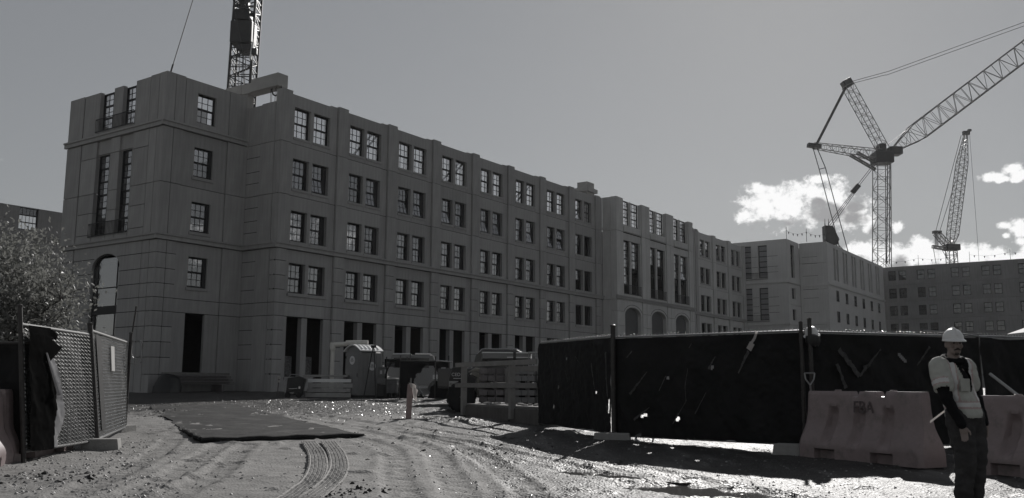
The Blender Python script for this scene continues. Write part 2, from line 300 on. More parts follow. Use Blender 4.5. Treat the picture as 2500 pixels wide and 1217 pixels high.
def ground_relief(x, y):
    z = 0.04 * (vnoise(x, y, 2.3, 1) - 0.5) + 0.028 * (vnoise(x, y, 0.75, 2) - 0.5) + 0.016 * (vnoise(x, y, 0.27, 3) - 0.5) + 0.012 * (vnoise(x, y, 0.11, 4) - 0.5)
    cl = vnoise(x, y, 0.55, 9) * vnoise(x, y, 0.16, 5); z += 0.035 * smooth01((cl - 0.5) / 0.25)           # clods
    for k, a in enumerate(ARCS):
        d = seg_dist(x, y, a); w = 0.22
        z -= 0.021 * smooth01((w - d) / 0.06); z += 0.017 * np.exp(-((d - w - 0.05) / 0.05) ** 2) * (0.4 + vnoise(x, y, 0.3, 20 + k))
        z += 0.009 * smooth01((w - d) / 0.04) * np.sin(d * 130)
    # churned mud by the platform and beside the track mat
    for (cx, cy, rx, ry, am) in ((-1.6, 25.2, 1.7, 1.6, 0.07), (-10.6, 28.0, 0.9, 2.6, 0.12), (-7.2, 21.0, 0.7, 1.5, 0.09), (-6.2, 11.8, 1.2, 1.3, 0.05), (-1.9, 10.2, 0.5, 0.8, 0.04)):
        g = np.exp(-((x - cx) / rx) ** 2 - ((y - cy) / ry) ** 2); z += am * g * (vnoise(x, y, 0.33, 31) * vnoise(x, y, 0.12, 32) - 0.12) * 1.6
    return z
PUDDLES = [(0.0, 10.3, 0.62, 0.42, 0.4), (2.25, 11.3, 1.05, 0.42, -0.55), (1.15, 13.0, 0.8, 0.26, -0.8)]
def ground_z(x, y):
    xa = np.asarray(x, float); ya = np.asarray(y, float)
    z = 0.0185 * np.clip(ya, -5, 75) + ground_relief(xa, ya)
    for (cx, cy, rx, ry, rot) in PUDDLES:
        c, s = math.cos(rot), math.sin(rot); u = ((xa - cx) * c + (ya - cy) * s) / rx; v = (-(xa - cx) * s + (ya - cy) * c) / ry
        z = z - 0.055 * smooth01((1.35 - np.hypot(u, v)) / 0.7)
    return z
def grid_mesh(name, xs, ys, zf):
    X, Y = np.meshgrid(xs, ys); Z = zf(X, Y); v = np.stack([X, Y, Z], -1).reshape(-1, 3); nx, ny = len(xs), len(ys)
    i = (np.arange(ny - 1)[:, None] * nx + np.arange(nx - 1)[None, :]).reshape(-1); f = np.stack([i, i + 1, i + nx + 1, i + nx], -1)
    me = bpy.data.meshes.new(name); me.vertices.add(len(v)); me.vertices.foreach_set('co', v.astype(np.float32).ravel())
    me.loops.add(f.size); me.loops.foreach_set('vertex_index', f.astype(np.int32).ravel()); me.polygons.add(len(f))
    me.polygons.foreach_set('loop_start', (np.arange(len(f)) * 4).astype(np.int32)); me.polygons.foreach_set('use_smooth', np.ones(len(f), bool)); me.update(calc_edges=True); me.validate(); return me
def axis(segs):
    out = []
    for a, b, st in segs: out += list(np.arange(a, b - 1e-6, st))
    out.append(segs[-1][1]); return np.array(out)
gx = axis([(-420, -200, 55), (-200, -40, 20), (-40, -16, 2), (-16, -9, 0.12), (-9, 7.4, 0.06), (7.4, 14, 0.25), (14, 40, 2), (40, 200, 20), (200, 420, 55)])
gy = axis([(-30, 8.4, 2), (8.4, 20, 0.05), (20, 34, 0.09), (34, 48, 0.16), (48, 80, 1.0), (80, 200, 10), (200, 420, 55)])
gm = bpy.data.materials.new('wet_site_mud'); gm.use_nodes = True
def ground_material(m):
    t = m.node_tree; n = t.nodes; b = n['Principled BSDF']; tcn = n.new('ShaderNodeTexCoord')
    def nz(s, d, r=0.6, st=(1, 1, 1)):
        mp = n.new('ShaderNodeMapping'); mp.inputs['Scale'].default_value = st; t.links.new(tcn.outputs['Object'], mp.inputs[0])
        q = n.new('ShaderNodeTexNoise'); q.inputs['Scale'].default_value = s; q.inputs['Detail'].default_value = d; q.inputs['Roughness'].default_value = r; t.links.new(mp.outputs[0], q.inputs[0]); return q.outputs['Fac']
    def mp(v, a, b_, c, d, sm=False):
        q = n.new('ShaderNodeMapRange'); t.links.new(v, q.inputs[0]); q.interpolation_type = 'SMOOTHSTEP' if sm else 'LINEAR'
        for i, k in enumerate((a, b_, c, d)): q.inputs[i + 1].default_value = k
        return q.outputs[0]
    def ma(op, a, b_):
        q = n.new('ShaderNodeMath'); q.operation = op
        for i, v in enumerate((a, b_)):
            if hasattr(v, 'links'): t.links.new(v, q.inputs[i])
            else: q.inputs[i].default_value = v
        return q.outputs[0]
    sx_ = n.new('ShaderNodeSeparateXYZ'); t.links.new(tcn.outputs['Object'], sx_.inputs[0])
    big = nz(0.45, 5); mid = nz(3.0, 7, 0.7); fine = nz(38, 4, 0.6); strk = nz(1.2, 6, 0.65, (2.4, 0.35, 1))
    # wetter ground: the low right-hand side near the fence and the far strip by the building
    wr = mp(ma('ADD', sx_.outputs[0], ma('MULTIPLY', sx_.outputs[1], 0.16)), 0.2, 3.2, 0, 1, True)
    wf = ma('MULTIPLY', mp(sx_.outputs[1], 23, 32, 0, 1, True), mp(sx_.outputs[1], 70, 55, 0, 1, True))
    wet = ma('MAXIMUM', wr, wf)
    wet = mp(ma('ADD', ma('MULTIPLY', wet, 0.75), ma('MULTIPLY', ma('SUBTRACT', strk, 0.5), 1.7)), 0.15, 0.8, 0, 1, True)
    col = ma('MULTIPLY', mp(big, 0.3, 0.7, 0.88, 1.14), ma('MULTIPLY', mp(mid, 0.3, 0.72, 0.70, 1.22), mp(fine, 0.3, 0.7, 0.82, 1.15)))
    col = ma('MULTIPLY', col, mp(wet, 0, 1, 1.0, 0.22))
    vm = n.new('ShaderNodeVectorMath'); vm.operation = 'SCALE'; vm.inputs[0].default_value = (0.235, 0.230, 0.223); t.links.new(col, vm.inputs['Scale']); t.links.new(vm.outputs[0], b.inputs['Base Color'])
    t.links.new(mp(wet, 0, 1, 0.78, 0.46), b.inputs['Roughness']); t.links.new(mp(wet, 0, 1, 0.12, 0.13), b.inputs['Specular IOR Level'])
    vor = n.new('ShaderNodeTexVoronoi'); vor.inputs['Scale'].default_value = 26; t.links.new(tcn.outputs['Object'], vor.inputs['Vector'])
    h = ma('ADD', ma('MULTIPLY', mid, 0.55), ma('ADD', ma('MULTIPLY', fine, 0.35), ma('MULTIPLY', vor.outputs['Distance'], 0.45)))
    bp = n.new('ShaderNodeBump'); bp.inputs['Strength'].default_value = 0.95; bp.inputs['Distance'].default_value = 0.045; t.links.new(h, bp.inputs['Height']); t.links.new(mp(wet, 0, 1, 0.42, 1.0), bp.inputs['Strength']); t.links.new(bp.outputs[0], b.inputs['Normal'])
ground_material(gm)
gme = grid_mesh('ground', gx, gy, ground_z); gme.materials.append(gm)
struct(link('ground', gme))
WATER = bpy.data.materials.new('muddy_water'); WATER.use_nodes = True
_b = WATER.node_tree.nodes['Principled BSDF']; _b.inputs['Base Color'].default_value = (0.10, 0.098, 0.095, 1); _b.inputs['Roughness'].default_value = 0.08; _b.inputs['Specular IOR Level'].default_value = 0.5
for (cx, cy, rx, ry, rot) in PUDDLES:
    pb = MB(); pts = []
    for k in range(40):
        a = 2 * math.pi * k / 40; q = 1.0 + 0.22 * math.sin(3 * a + cx) + 0.12 * math.sin(7 * a + cy)
        u, v = 1.5 * rx * q * math.cos(a), 1.5 * ry * q * math.sin(a); c, s = math.cos(rot), math.sin(rot); pts.append((u * c - v * s, u * s + v * c, 0))
    pb.face(pts); struct(pb.build('puddle', WATER, loc=(cx, cy, 0.0185 * cy - 0.034)))
# tyre imprint: two ribbed strips that sweep out of the mat towards the camera
for line in ([(-3.80, 17.6), (-3.19, 15.4), (-2.76, 13.5), (-2.5, 12.0), (-2.40, 10.9), (-2.35, 9.2)], [(-3.45, 17.7), (-2.86, 15.4), (-2.46, 13.5), (-2.27, 12.25), (-2.18, 11.2), (-2.12, 9.2)]):
    pl = spline(line, 300); W = 0.107; prof = [(-1.35, 0.0), (-1.12, 0.024), (-0.98, 0.004)]
    for r_ in range(4):
        c0 = -0.98 + r_ * 0.49; prof += [(c0 + 0.06, -0.008), (c0 + 0.10, 0.008), (c0 + 0.40, 0.008), (c0 + 0.44, -0.008)]
    prof += [(0.98, 0.006), (1.12, 0.034), (1.35, 0.0)]
    V = []; Fc = []
    for i, p in enumerate(pl):
        q = Vector(pl[min(i + 1, len(pl) - 1)]) - Vector(pl[max(i - 1, 0)]); q.normalize(); nn = Vector((q.y, -q.x))
        for (a, h) in prof:
            px, py = p[0] + nn.x * a * W, p[1] + nn.y * a * W; lug = 0.004 * math.sin(i * 2.2 + a * 3) if abs(a) < 0.95 else 0.01 * (mnoise.noise((px * 9, py * 9, 0)))
            V.append((px, py, 0.0185 * py + h * 0.7 * (0.25 + 0.9 * mnoise.noise((px * 1.7, py * 1.1, 7)) ** 2 + 0.45 * (mnoise.noise((px * 4, py * 4, 3)) + 0.5)) + lug + 0.032 + 0.008 * mnoise.noise((px * 3, py * 3, 2))))
    k = len(prof)
    for i in range(len(pl) - 1):
        for j in range(k - 1): Fc.append((i * k + j, i * k + j + 1, (i + 1) * k + j + 1, (i + 1) * k + j))
    me = bpy.data.meshes.new('tyre_track'); me.from_pydata(V, [], Fc); me.materials.append(gm); me.update(); struct(link('tyre_track', me))
# loose stones and mud crumbs
def scatter(name, n, region, smin, smax, m, seed):
    r_ = np.random.default_rng(seed); V = []; Fc = []
    base = np.array([(1, 0, -.2), (-.5, .87, -.2), (-.5, -.87, -.2), (0.1, 0, .8), (.45, .5, .4), (-.6, .1, .45), (.2, -.7, .35)]); fac = [(0, 4, 1), (1, 4, 3), (1, 3, 5), (1, 5, 2), (2, 5, 3), (2, 3, 6), (2, 6, 0), (0, 6, 3), (0, 3, 4)]
    k = 0
    XY = np.array([region(r_) for _ in range(n)]); ZZ = ground_z(XY[:, 0], XY[:, 1])
    while k < n:
        x, y = XY[k]
        s = smin + (smax - smin) * r_.random() ** 3; a = r_.random() * 6.28; p = base * (s * (0.7 + 0.6 * r_.random(3))); ca, sa = math.cos(a), math.sin(a)
        z = float(ZZ[k]); i = len(V)
        for q in p: V.append((x + q[0] * ca - q[1] * sa, y + q[0] * sa + q[1] * ca, z + q[2] * 0.8))
        Fc += [tuple(i + c for c in f) for f in fac]; k += 1
    me = bpy.data.meshes.new(name); me.from_pydata(V, [], Fc); me.materials.append(m); me.update(); return stuff(link(name, me))
def reg_near(r_):
    y = 9.2 + 17 * r_.random() ** 1.6; return (r_.random() * 2 - 1) * (0.58 * y) * 0.98, y
def reg_left(r_):
    y = 10 + 8 * r_.random(); return -0.42 * y - r_.random() * 0.16 * y + 0.6, y
def reg_clod(r_):
    c = ((-1.6, 25.2, 1.3, 1.0), (-10.4, 28.4, 0.7, 2.2), (-6.1, 11.9, 0.9, 0.5), (-1.85, 10.6, 0.35, 0.9), (-3.0, 21.5, 3.5, 2.6), (-0.3, 16.2, 1.6, 1.6))[int(r_.random() * 6)]
    return c[0] + r_.normal() * c[2] * 0.6, c[1] + r_.normal() * c[3] * 0.6
def reg_far(r_): return -14 + 14 * r_.random(), 25 + 19 * r_.random()
scatter('gravel', 5200, reg_near, 0.004, 0.028, mat('pale_gravel', (0.27, 0.265, 0.26), 0.6, 0.4, var=0.35, vscale=11), 3)
scatter('gravel', 1900, reg_left, 0.005, 0.034, M['pale_gravel'], 5)
scatter('gravel', 8000, reg_far, 0.010, 0.034, mat('wet_gravel', (0.14, 0.138, 0.135), 0.27, 0.55, var=0.3, vscale=9), 8)
def reg_wet(r_):
    y = 9.4 + 9.5 * r_.random() ** 1.4; return -0.09 * y + (0.46 * y) * r_.random() ** 0.8, y
scatter('gravel', 7000, reg_wet, 0.003, 0.014, mat('wet_grit', (0.10, 0.099, 0.097), 0.22, 0.6, var=0.3, vscale=9), 12)
scatter('mud_crumbs', 650, reg_clod, 0.01, 0.06, CLODM, 6)
# ------------------------------------------------------------------ precast building
B_ORG = Vector((-13.74, 52.88, 0.0)); B_ROT = math.pi / 2 - R(34.757)
class Face:
    """R faces look along -y of the building frame, L faces along -x; p(along, depth, z)"""
    def __init__(s, kind, off, root, base=(0, 0, 0), parent_part=None): s.kind = kind; s.off = off; s.root = root; s.base = Vector(base); s.rot = 0.0 if kind == 'R' else -math.pi / 2
    def p(s, a, d, z):
        v = Vector((a, s.off + d, z)) if s.kind == 'R' else Vector((s.off + d, -a, z))
        return v - s.base
MC = {}
def panel_mesh(w, h, holes, d, m):
    key = ('p', round(w, 3), round(h, 3), tuple(tuple(round(c, 3) for c in q) for q in holes), round(d, 3), m.name)
    if key in MC: return MC[key]
    xs = sorted({0.0, w, *[q[0] for q in holes], *[q[1] for q in holes]}); zs = sorted({0.0, h, *[q[2] for q in holes], *[q[3] for q in holes]})
    xs = [x for x in xs if -1e-6 <= x <= w + 1e-6]; zs = [z for z in zs if -1e-6 <= z <= h + 1e-6]
    nx, nz = len(xs) - 1, len(zs) - 1
    def solid(i, j):
        if i < 0 or j < 0 or i >= nx or j >= nz: return False
        cx, cz = (xs[i] + xs[i + 1]) / 2, (zs[j] + zs[j + 1]) / 2
        return not any(q[0] < cx < q[1] and q[2] < cz < q[3] for q in holes)
    b = MB()
    for i in range(nx):
        for j in range(nz):
            if not solid(i, j): continue
            x0, x1, z0, z1 = xs[i], xs[i + 1], zs[j], zs[j + 1]
            b.face([(x0, 0, z0), (x1, 0, z0), (x1, 0, z1), (x0, 0, z1)]); b.face([(x1, d, z0), (x0, d, z0), (x0, d, z1), (x1, d, z1)])
            if not solid(i - 1, j): b.face([(x0, d, z0), (x0, 0, z0), (x0, 0, z1), (x0, d, z1)])
            if not solid(i + 1, j): b.face([(x1, 0, z0), (x1, d, z0), (x1, d, z1), (x1, 0, z1)])
            if not solid(i, j - 1): b.face([(x0, d, z0), (x1, d, z0), (x1, 0, z0), (x0, 0, z0)])
            if not solid(i, j + 1): b.face([(x0, 0, z1), (x1, 0, z1), (x1, d, z1), (x0, d, z1)])
    MC[key] = b.mesh('wall_panel', m); return MC[key]
def arch_mesh(w, h, h0, h1, zb, zs, rise, d, m, n=14):
    """panel with an arched opening h0..h1, sill zb, spring zs, crown zs+rise"""
    b = MB(); cx, hw = (h0 + h1) / 2, (h1 - h0) / 2
    A = [(cx - hw * math.cos(math.pi * k / n), zs + rise * math.sin(math.pi * k / n)) for k in range(n + 1)]
    def fr(q): b.face([(x, 0, z) for x, z in q]); b.face([(x, d, z) for x, z in reversed(q)])
    fr([(0, 0), (h0, 0), (h0, zs), (h0, h), (0, h)]); fr([(h1, 0), (w, 0), (w, h), (h1, h), (h1, zs)])
    if zb > 1e-3: fr([(h0, 0), (h1, 0), (h1, zb), (h0, zb)]); b.face([(h0, 0, zb), (h1, 0, zb), (h1, d, zb), (h0, d, zb)])
    for (x0, z0), (x1, z1) in zip(A[:-1], A[1:]):
        fr([(x0, z0), (x1, z1), (x1, h), (x0, h)]); b.face([(x1, 0, z1), (x0, 0, z0), (x0, d, z0), (x1, d, z1)])
    b.face([(h0, 0, zb), (h0, d, zb), (h0, d, zs), (h0, 0, zs)]); b.face([(h1, d, zb), (h1, 0, zb), (h1, 0, zs), (h1, d, zs)])
    b.face([(0, d, 0), (0, 0, 0), (0, 0, h), (0, d, h)]); b.face([(w, 0, 0), (w, d, 0), (w, d, h), (w, 0, h)])
    b.face([(0, 0, h), (w, 0, h), (w, d, h), (0, d, h)]); b.face([(0, d, 0), (w, d, 0), (w, 0, 0), (0, 0, 0)])
    return b.mesh('wall_panel', m)
GAP = 0.017
CONC_CUR = CONC
def panel(F, a0, a1, z0, z1, holes=(), d0=0.0, d1=0.25, name='wall_panel', m=None, gap=GAP):
    m = m or CONC_CUR; hs = [(q[0] - a0 - gap, q[1] - a0 - gap, q[2] - z0 - gap, q[3] - z0 - gap) for q in holes]
    w, h = a1 - a0 - 2 * gap, z1 - z0 - 2 * gap
    hs = [(max(0, q[0]), min(w, q[1]), max(0, q[2]), min(h, q[3])) for q in hs]
    return link(name, panel_mesh(w, h, hs, d1 - d0, m), F.root, F.p(a0 + gap, d0, z0 + gap), (0, 0, F.rot))
def fbox(F, a0, a1, d0, d1, z0, z1, name, m, parent=None):
    key = ('b', round(a1 - a0, 3), round(d1 - d0, 3), round(z1 - z0, 3), m.name)
    if key not in MC: b = MB(); b.box(0, a1 - a0, 0, d1 - d0, 0, z1 - z0); MC[key] = b.mesh(name, m)
    return link(name, MC[key], F.root, F.p(a0, d0, z0), (0, 0, F.rot))
def joints(F, segs):                       # recessed dark sealant behind panel gaps: ('h', z, a0, a1, d) or ('v', a, z0, z1, d)
    b = MB()
    for s in segs:
        if s[0] == 'h': b.box(s[2], s[3], s[4], s[4] + 0.03, s[1] - 0.05, s[1] + 0.05)
        else: b.box(s[1] - 0.05, s[1] + 0.05, s[4] + 0.004, s[4] + 0.034, s[2], s[3])
    return stuff(link('joint_sealant', b.mesh('joint_sealant', JOINT), F.root, F.p(0, 0, 0), (0, 0, F.rot)))
def frame_mesh(w, h, t=0.07, d=0.12, tr=None):
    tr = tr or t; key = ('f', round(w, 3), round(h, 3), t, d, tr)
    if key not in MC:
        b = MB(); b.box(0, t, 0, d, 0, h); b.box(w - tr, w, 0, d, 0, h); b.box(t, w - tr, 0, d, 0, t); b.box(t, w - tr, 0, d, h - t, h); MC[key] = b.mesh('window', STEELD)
    return MC[key]
def sash_mesh(w, h, nc, nr, t=0.055, mt=0.033):
    key = ('s', round(w, 3), round(h, 3), nc, nr)
    if key not in MC:
        b = MB(); d = 0.05
        b.box(0, t, 0, d, -h, 0); b.box(w - t, w, 0, d, -h, 0); b.box(t, w - t, 0, d, -t, 0); b.box(t, w - t, 0, d, -h, -h + t)
        for i in range(1, nc): x = w * i / nc; b.box(x - mt / 2, x + mt / 2, 0.008, d - 0.012, -h + t, -t)
        for j in range(1, nr): z = -h * j / nr; b.box(t, w - t, 0.012, d - 0.015, z - mt / 2, z + mt / 2)
        MC[key] = b.mesh('sash', STEELD)
    return MC[key]
def pane_mesh(w, h, m):
    key = ('g', round(w, 3), round(h, 3), m.name)
    if key not in MC: b = MB(); b.box(0.02, w - 0.02, 0.02, 0.028, -h + 0.02, -0.02); MC[key] = b.mesh('pane', m)
    return MC[key]
def window(F, a, z, w, h, depth, rows=2, nc=3, nr=2, glass=None, tilt=(), empty=(), reveal_reflection=0.0):
    wn_ = link('window', frame_mesh(w, h, tr=(0.07 + reveal_reflection) if reveal_reflection else None), F.root, F.p(a, depth, z), (0, 0, F.rot)); t = 0.05; w = w - reveal_reflection  # wider dark right stile imitates the reveal's dark reflection in the glass
    sh = (h - 2 * t) / rows
    for r_ in range(rows):
        if r_ in empty: continue
        rot = (-R(9 + 5 * random.random()), 0, 0) if r_ in tilt else (R(random.uniform(-.25, .25)), 0, R(random.uniform(-.3, .3)))
        loc = (t, 0.03 + 0.02 * (r_ % 2), h - t - r_ * sh)
        link('sash', sash_mesh(w - 2 * t, sh, nc, nr), wn_, loc, rot); link('pane', pane_mesh(w - 2 * t, sh, glass or GLASSB), wn_, loc, rot)
    return wn_
def railing(F, a0, a1, z0, z1, d0, step=0.13):
    b = MB()
    for z in (z0 + 0.06, z1): b.box(a0, a1, d0, d0 + 0.03, z - 0.02, z + 0.02)
    k = int((a1 - a0) / step)
    for i in range(k + 1): x = a0 + (a1 - a0) * i / k; b.box(x - 0.009, x + 0.009, d0 + 0.006, d0 + 0.024, z0, z1)
    for x in (a0, a1): b.box(x - 0.016, x + 0.016, d0, d0 + 0.16, z1 - 0.03, z1 - 0.005); b.box(x - 0.016, x + 0.016, d0, d0 + 0.16, z0 + 0.03, z0 + 0.055)
    return link('balcony_railing', b.mesh('balcony_railing', STEELD), F.root, F.p(0, 0, 0), (0, 0, F.rot))
ZJ = (15.69, 12.52, 9.27, 6.09, 5.33)
bld = thing('precast_building', 'five storey precast concrete building with rows of paired grid windows and a corner block', 'building', B_ORG, B_ROT)
# ---- main wing and end wing: identical bays
def bay(F, a, pitch, idx, see_through=True, pil=True, last=False):
    L, Rr = a - 0.26, a + 2.97                 # infill edges
    W1, W2 = (a, a + 1.30), (a + 1.56, a + 2.92)
    rows = ((15.69, 18.75, 16.11, 17.97), (12.52, 15.69, 12.97, 14.80), (9.27, 12.52, 9.80, 11.63), (6.09, 9.27, 6.72, 8.49))
    for k, (z0, z1, h0, h1) in enumerate(rows):
        panel(F, L, Rr, z0, z1, [(W1[0], W1[1], h0, h1), (W2[0], W2[1], h0, h1)])
        fbox(F, W1[1] + 0.004, W2[0] - 0.004, 0.09, 0.20, h0 + 0.003, h1 - 0.003, 'mullion', CONC)
        if k < 3:
            for (x0, x1) in (W1, W2): fbox(F, x0 - 0.04, x1 + 0.03, -0.05, 0.10, h0 - 0.16, h0 - 0.01, 'sill', CONC)
        else: fbox(F, W1[0] - 0.06, W2[1] + 0.05, -0.07, 0.10, h0 - 0.19, h0 - 0.01, 'sill', CONC)
        for wi, (x0, x1) in enumerate((W1, W2)):
            tl = TILT.get((idx, k, wi), ()); em = EMPTY.get((idx, k, wi), ())
            window(F, x0, h0, x1 - x0, h1 - h0, 0.22, glass=GLASS if k == 0 else random.choice((GLASSB, GLASSB, GLASSD, GLASSE)), tilt=tl, empty=em, reveal_reflection=0.0 if k == 0 else (0.10 if wi == 0 else 0.27))
    panel(F, L, Rr, 5.33, 6.09)
    panel(F, L, Rr, 0.2, 5.33, [(W1[0], W2[1], 1.84, 5.4)]); fbox(F, a + 1.22, a + 1.66, 0.06, 0.40, 1.80, 5.31, 'mullion', CONC)
    fbox(F, a - 0.06, a + 2.98, -0.06, 0.12, 1.68, 1.82, 'sill', CONC)
    if pil:
        S0, P0, P1 = Rr, Rr + 0.60, a + pitch - 0.26
        for z0, z1 in ((15.69, 18.84), (12.52, 15.69), (9.27, 12.52), (6.09, 9.27), (5.33, 6.09), (0.2, 5.33)): panel(F, S0, P0, z0, z1, d0=0.04, name='pilaster_strip')
        for z0, z1 in ((15.69, 18.90), (12.52, 15.69), (9.27, 12.52), (8.55, 9.27), (7.69, 8.55), (6.86, 7.69), (6.09, 6.86), (5.33, 6.09), (4.50, 5.33), (3.66, 4.50), (2.82, 3.66), (1.98, 2.82), (0.2, 1.98)):
            panel(F, P0, P1, z0, z1, d0=-0.10, name='pier_block')
TILT = {(0, 1, 1): (1,), (2, 1, 0): (1,), (2, 1, 1): (1,), (1, 1, 1): (1,), (3, 1, 0): (1,), (4, 1, 0): (1,), (4, 1, 1): (1,), (5, 1, 1): (1,), (6, 1, 0): (1,), (6, 1, 1): (0, 1), (7, 0, 0): (1,), (20, 0, 0): (1,), (21, 0, 0): (1,), (20, 1, 0): (0, 1)}
EMPTY = {(7, 1, 1): (0, 1), (7, 2, 1): (0, 1), (7, 3, 1): (0, 1), (7, 3, 0): (0, 1), (7, 2, 0): (1,), (20, 1, 1): (0, 1), (20, 2, 1): (0, 1), (21, 1, 1): (0, 1), (21, 2, 1): (0, 1), (22, 1, 1): (1,), (20, 3, 0): (0, 1), (21, 3, 1): (0, 1)}
FW = Face('R', 0.0, bld)
for i in range(8): bay(FW, 1.06 + 4.70 * i, 4.70, i)
for z0, z1 in ((15.69, 18.90), (12.52, 15.69), (9.27, 12.52), (8.55, 9.27), (7.69, 8.55), (6.86, 7.69), (6.09, 6.86), (5.33, 6.09), (4.50, 5.33), (3.66, 4.50), (2.82, 3.66), (1.98, 2.82), (0.2, 1.98)):
    panel(FW, 0.0, 0.80, z0, z1, d0=-0.10, d1=0.47, name='pier_block')
def belt(F, a0, a1, z0=9.27, z1=9.62, pr=0.16, name='belt_course'):
    fbox(F, a0, a1, -pr, 0.05, z0 + 0.02, z1 - 0.10, name, CONC); fbox(F, a0, a1, -pr - 0.07, 0.05, z1 - 0.10, z1, name, CONC)
belt(FW, -0.16, 38.84)
for z0, z1 in ((15.69, 18.86), (12.52, 15.69), (9.27, 12.52), (6.09, 9.27), (0.2, 6.09)): panel(FW, 38.40, 38.86, z0, z1, d0=0.0, name='pilaster_strip')
joints(FW, [('h', z, 0.05, 38.7, 0.06) for z in ZJ] + [('h', z, 0.05, 38.7, 0.10) for z in ZJ] + [('v', a, 0.3, 18.6, 0.10) for i in range(9) for a in (0.80 + 4.7 * i, 4.03 + 4.7 * i, 4.63 + 4.7 * i) if a < 38.6] + [('h', z, a - 0.4, a + 0.4, 0.03) for i in range(9) for a in (0.40 + 4.7 * i,) for z in (8.55, 7.69, 6.86, 4.5, 3.66, 2.82, 1.98)])
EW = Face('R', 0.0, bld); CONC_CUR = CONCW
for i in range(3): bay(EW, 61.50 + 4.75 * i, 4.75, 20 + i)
for z0, z1 in ((15.69, 18.90), (12.52, 15.69), (9.27, 12.52), (6.09, 9.27), (0.2, 6.09)): panel(EW, 56.2, 61.24, z0, z1, d0=-0.02)
for x in (58.9, 60.0): fbox(EW, x, x + 0.7, -0.12, -0.02, 0.3, 18.95, 'pilaster_strip', CONC)
belt(EW, 56.2, 75.2)
joints(EW, [('h', z, 56.2, 75.2, 0.08) for z in ZJ])
CONC_CUR = CONC
# ---- recess wall between corner block and wing
FR = Face('L', 0.0, bld)
for z0, z1 in ((15.69, 18.13), (12.52, 15.69), (9.27, 12.52), (6.09, 9.27), (5.33, 6.09), (0.2, 5.33)):
    panel(FR, -2.95, -1.72, z0, z1, d0=0.05); panel(FR, -1.72, -0.48, z0, z1 if z1 < 18 else 18.17)
for z0, z1 in ((14.9, 14.93), (14.0, 14.03), (13.3, 13.33), (11.8, 11.83), (11.0, 11.03), (10.3, 10.33), (8.55, 8.58), (7.69, 7.72), (6.86, 6.89), (4.5, 4.53), (3.66, 3.69), (2.82, 2.85)): fbox(FR, -2.94, -1.74, 0.042, 0.06, z0, z1, 'joint_strip', JOINT)
belt(FR, -2.95, -0.01); joints(FR, [('h', z, -2.95, -0.1, 0.10) for z in ZJ] + [('v', -0.48, 0.3, 18.0, 0.08)])
# ---- corner block, wing-side face
FT = Face('R', 2.96, bld)
for z0, z1 in ((15.69, 18.86), (12.52, 15.69), (9.27, 12.52), (8.55, 9.27), (7.69, 8.55), (6.86, 7.69), (6.09, 6.86), (5.33, 6.09), (4.5, 5.33), (3.66, 4.5), (2.82, 3.66), (1.9, 2.82), (0.2, 1.9)):
    panel(FT, -5.77, -5.13, z0, z1, d1=0.64, name='pier_block'); 
    if z1 < 12: panel(FT, -5.13, -4.48, z0, z1, name='pier_block')
panel(FT, -5.13, -4.48, 15.69, 18.86); panel(FT, -5.13, -4.48, 12.52, 15.69); panel(FT, -5.13, -4.48, 9.27, 12.52)
for z0, z1, h in ((15.69, 18.82, (16.36, 18.10)), (12.52, 15.69, (13.17, 14.90)), (9.27, 12.52, (9.98, 11.71)), (6.09, 9.27, (6.80, 8.54)), (5.33, 6.09, None), (0.2, 5.33, (1.88, 5.4))):
    rec = 0.0 if z0 > 15 else 0.07
    panel(FT, -4.48, -1.40, z0, z1, [(-3.64, -2.34, h[0], h[1])] if h else [], d0=rec)
    panel(FT, -1.40, 0.12, z0, z1 if z1 < 18 else 18.82)
    if h and z0 > 1:
        window(FT, -3.64, h[0], 1.30, h[1] - h[0], 0.18, glass=GLASS if z0 > 15 else GLASSB, nc=3, reveal_reflection=0.0 if z0 > 15 else 0.16)
        if z0 < 15: fbox(FT, -3.74, -2.28, rec - 0.06, rec + 0.1, h[0] - 0.17, h[0] - 0.01, 'sill', CONC)
fbox(FT, -3.66, -2.32, -0.03, 0.2, 1.72, 1.86, 'sill', CONC)
for (a0, a1) in ((-5.92, 0.0),):
    belt(FT, a0, a1, 15.69, 16.05, 0.10, 'cornice'); belt(FT, a0, a1, 9.27, 9.62, 0.10)
joints(FT, [('h', z, -5.7, 0.0, 0.11) for z in ZJ] + [('v', a, 0.3, 18.5, 0.11) for a in (-5.13, -1.40)] + [('h', z, -5.7, -4.5, 0.02) for z in (8.55, 7.69, 6.86, 4.5, 3.66, 2.82, 1.9)])
# ---- corner block, left face
FL = Face('L', -5.77, bld)
panel(FL, -4.45, -3.60, 15.69, 18.84); panel(FL, -5.84, -4.45, 15.69, 18.79)
WL, WR = (-9.46, -8.04), (-7.10, -5.84)
panel(FL, -9.46, -5.84, 15.69, 16.29)
panel(FL, -8.04, -7.10, 16.29, 18.75, name='mullion_panel'); panel(FL, -11.10, -9.46, 15.69, 18.75); panel(FL, -12.77, -11.18, 15.69, 18.78)
fbox(FL, -11.19, -11.09, 0.09, 0.2, 9.3, 18.7, 'wall_groove', CONC); fbox(FL, -11.19, -11.09, 0.09, 0.2, 0.3, 9.25, 'wall_groove', CONC)
for (x0, x1) in (WL, WR):
    window(FL, x0, 16.31, x1 - x0, 2.34, 0.24, rows=3, nc=3, nr=2, glass=GLASS)
    fbox(FL, x0 + 0.004, x1 - 0.004, 0.33, 0.44, 9.92, 9.96, 'sill', CONC)
    window(FL, x0, 9.97, x1 - x0, 4.86, 0.24, rows=6, nc=3, nr=2, glass=GLASSE)
railing(FL, -9.62, -5.80, 16.2, 17.02, -0.12); railing(FL, -9.62, -5.80, 9.86, 10.66, -0.12)
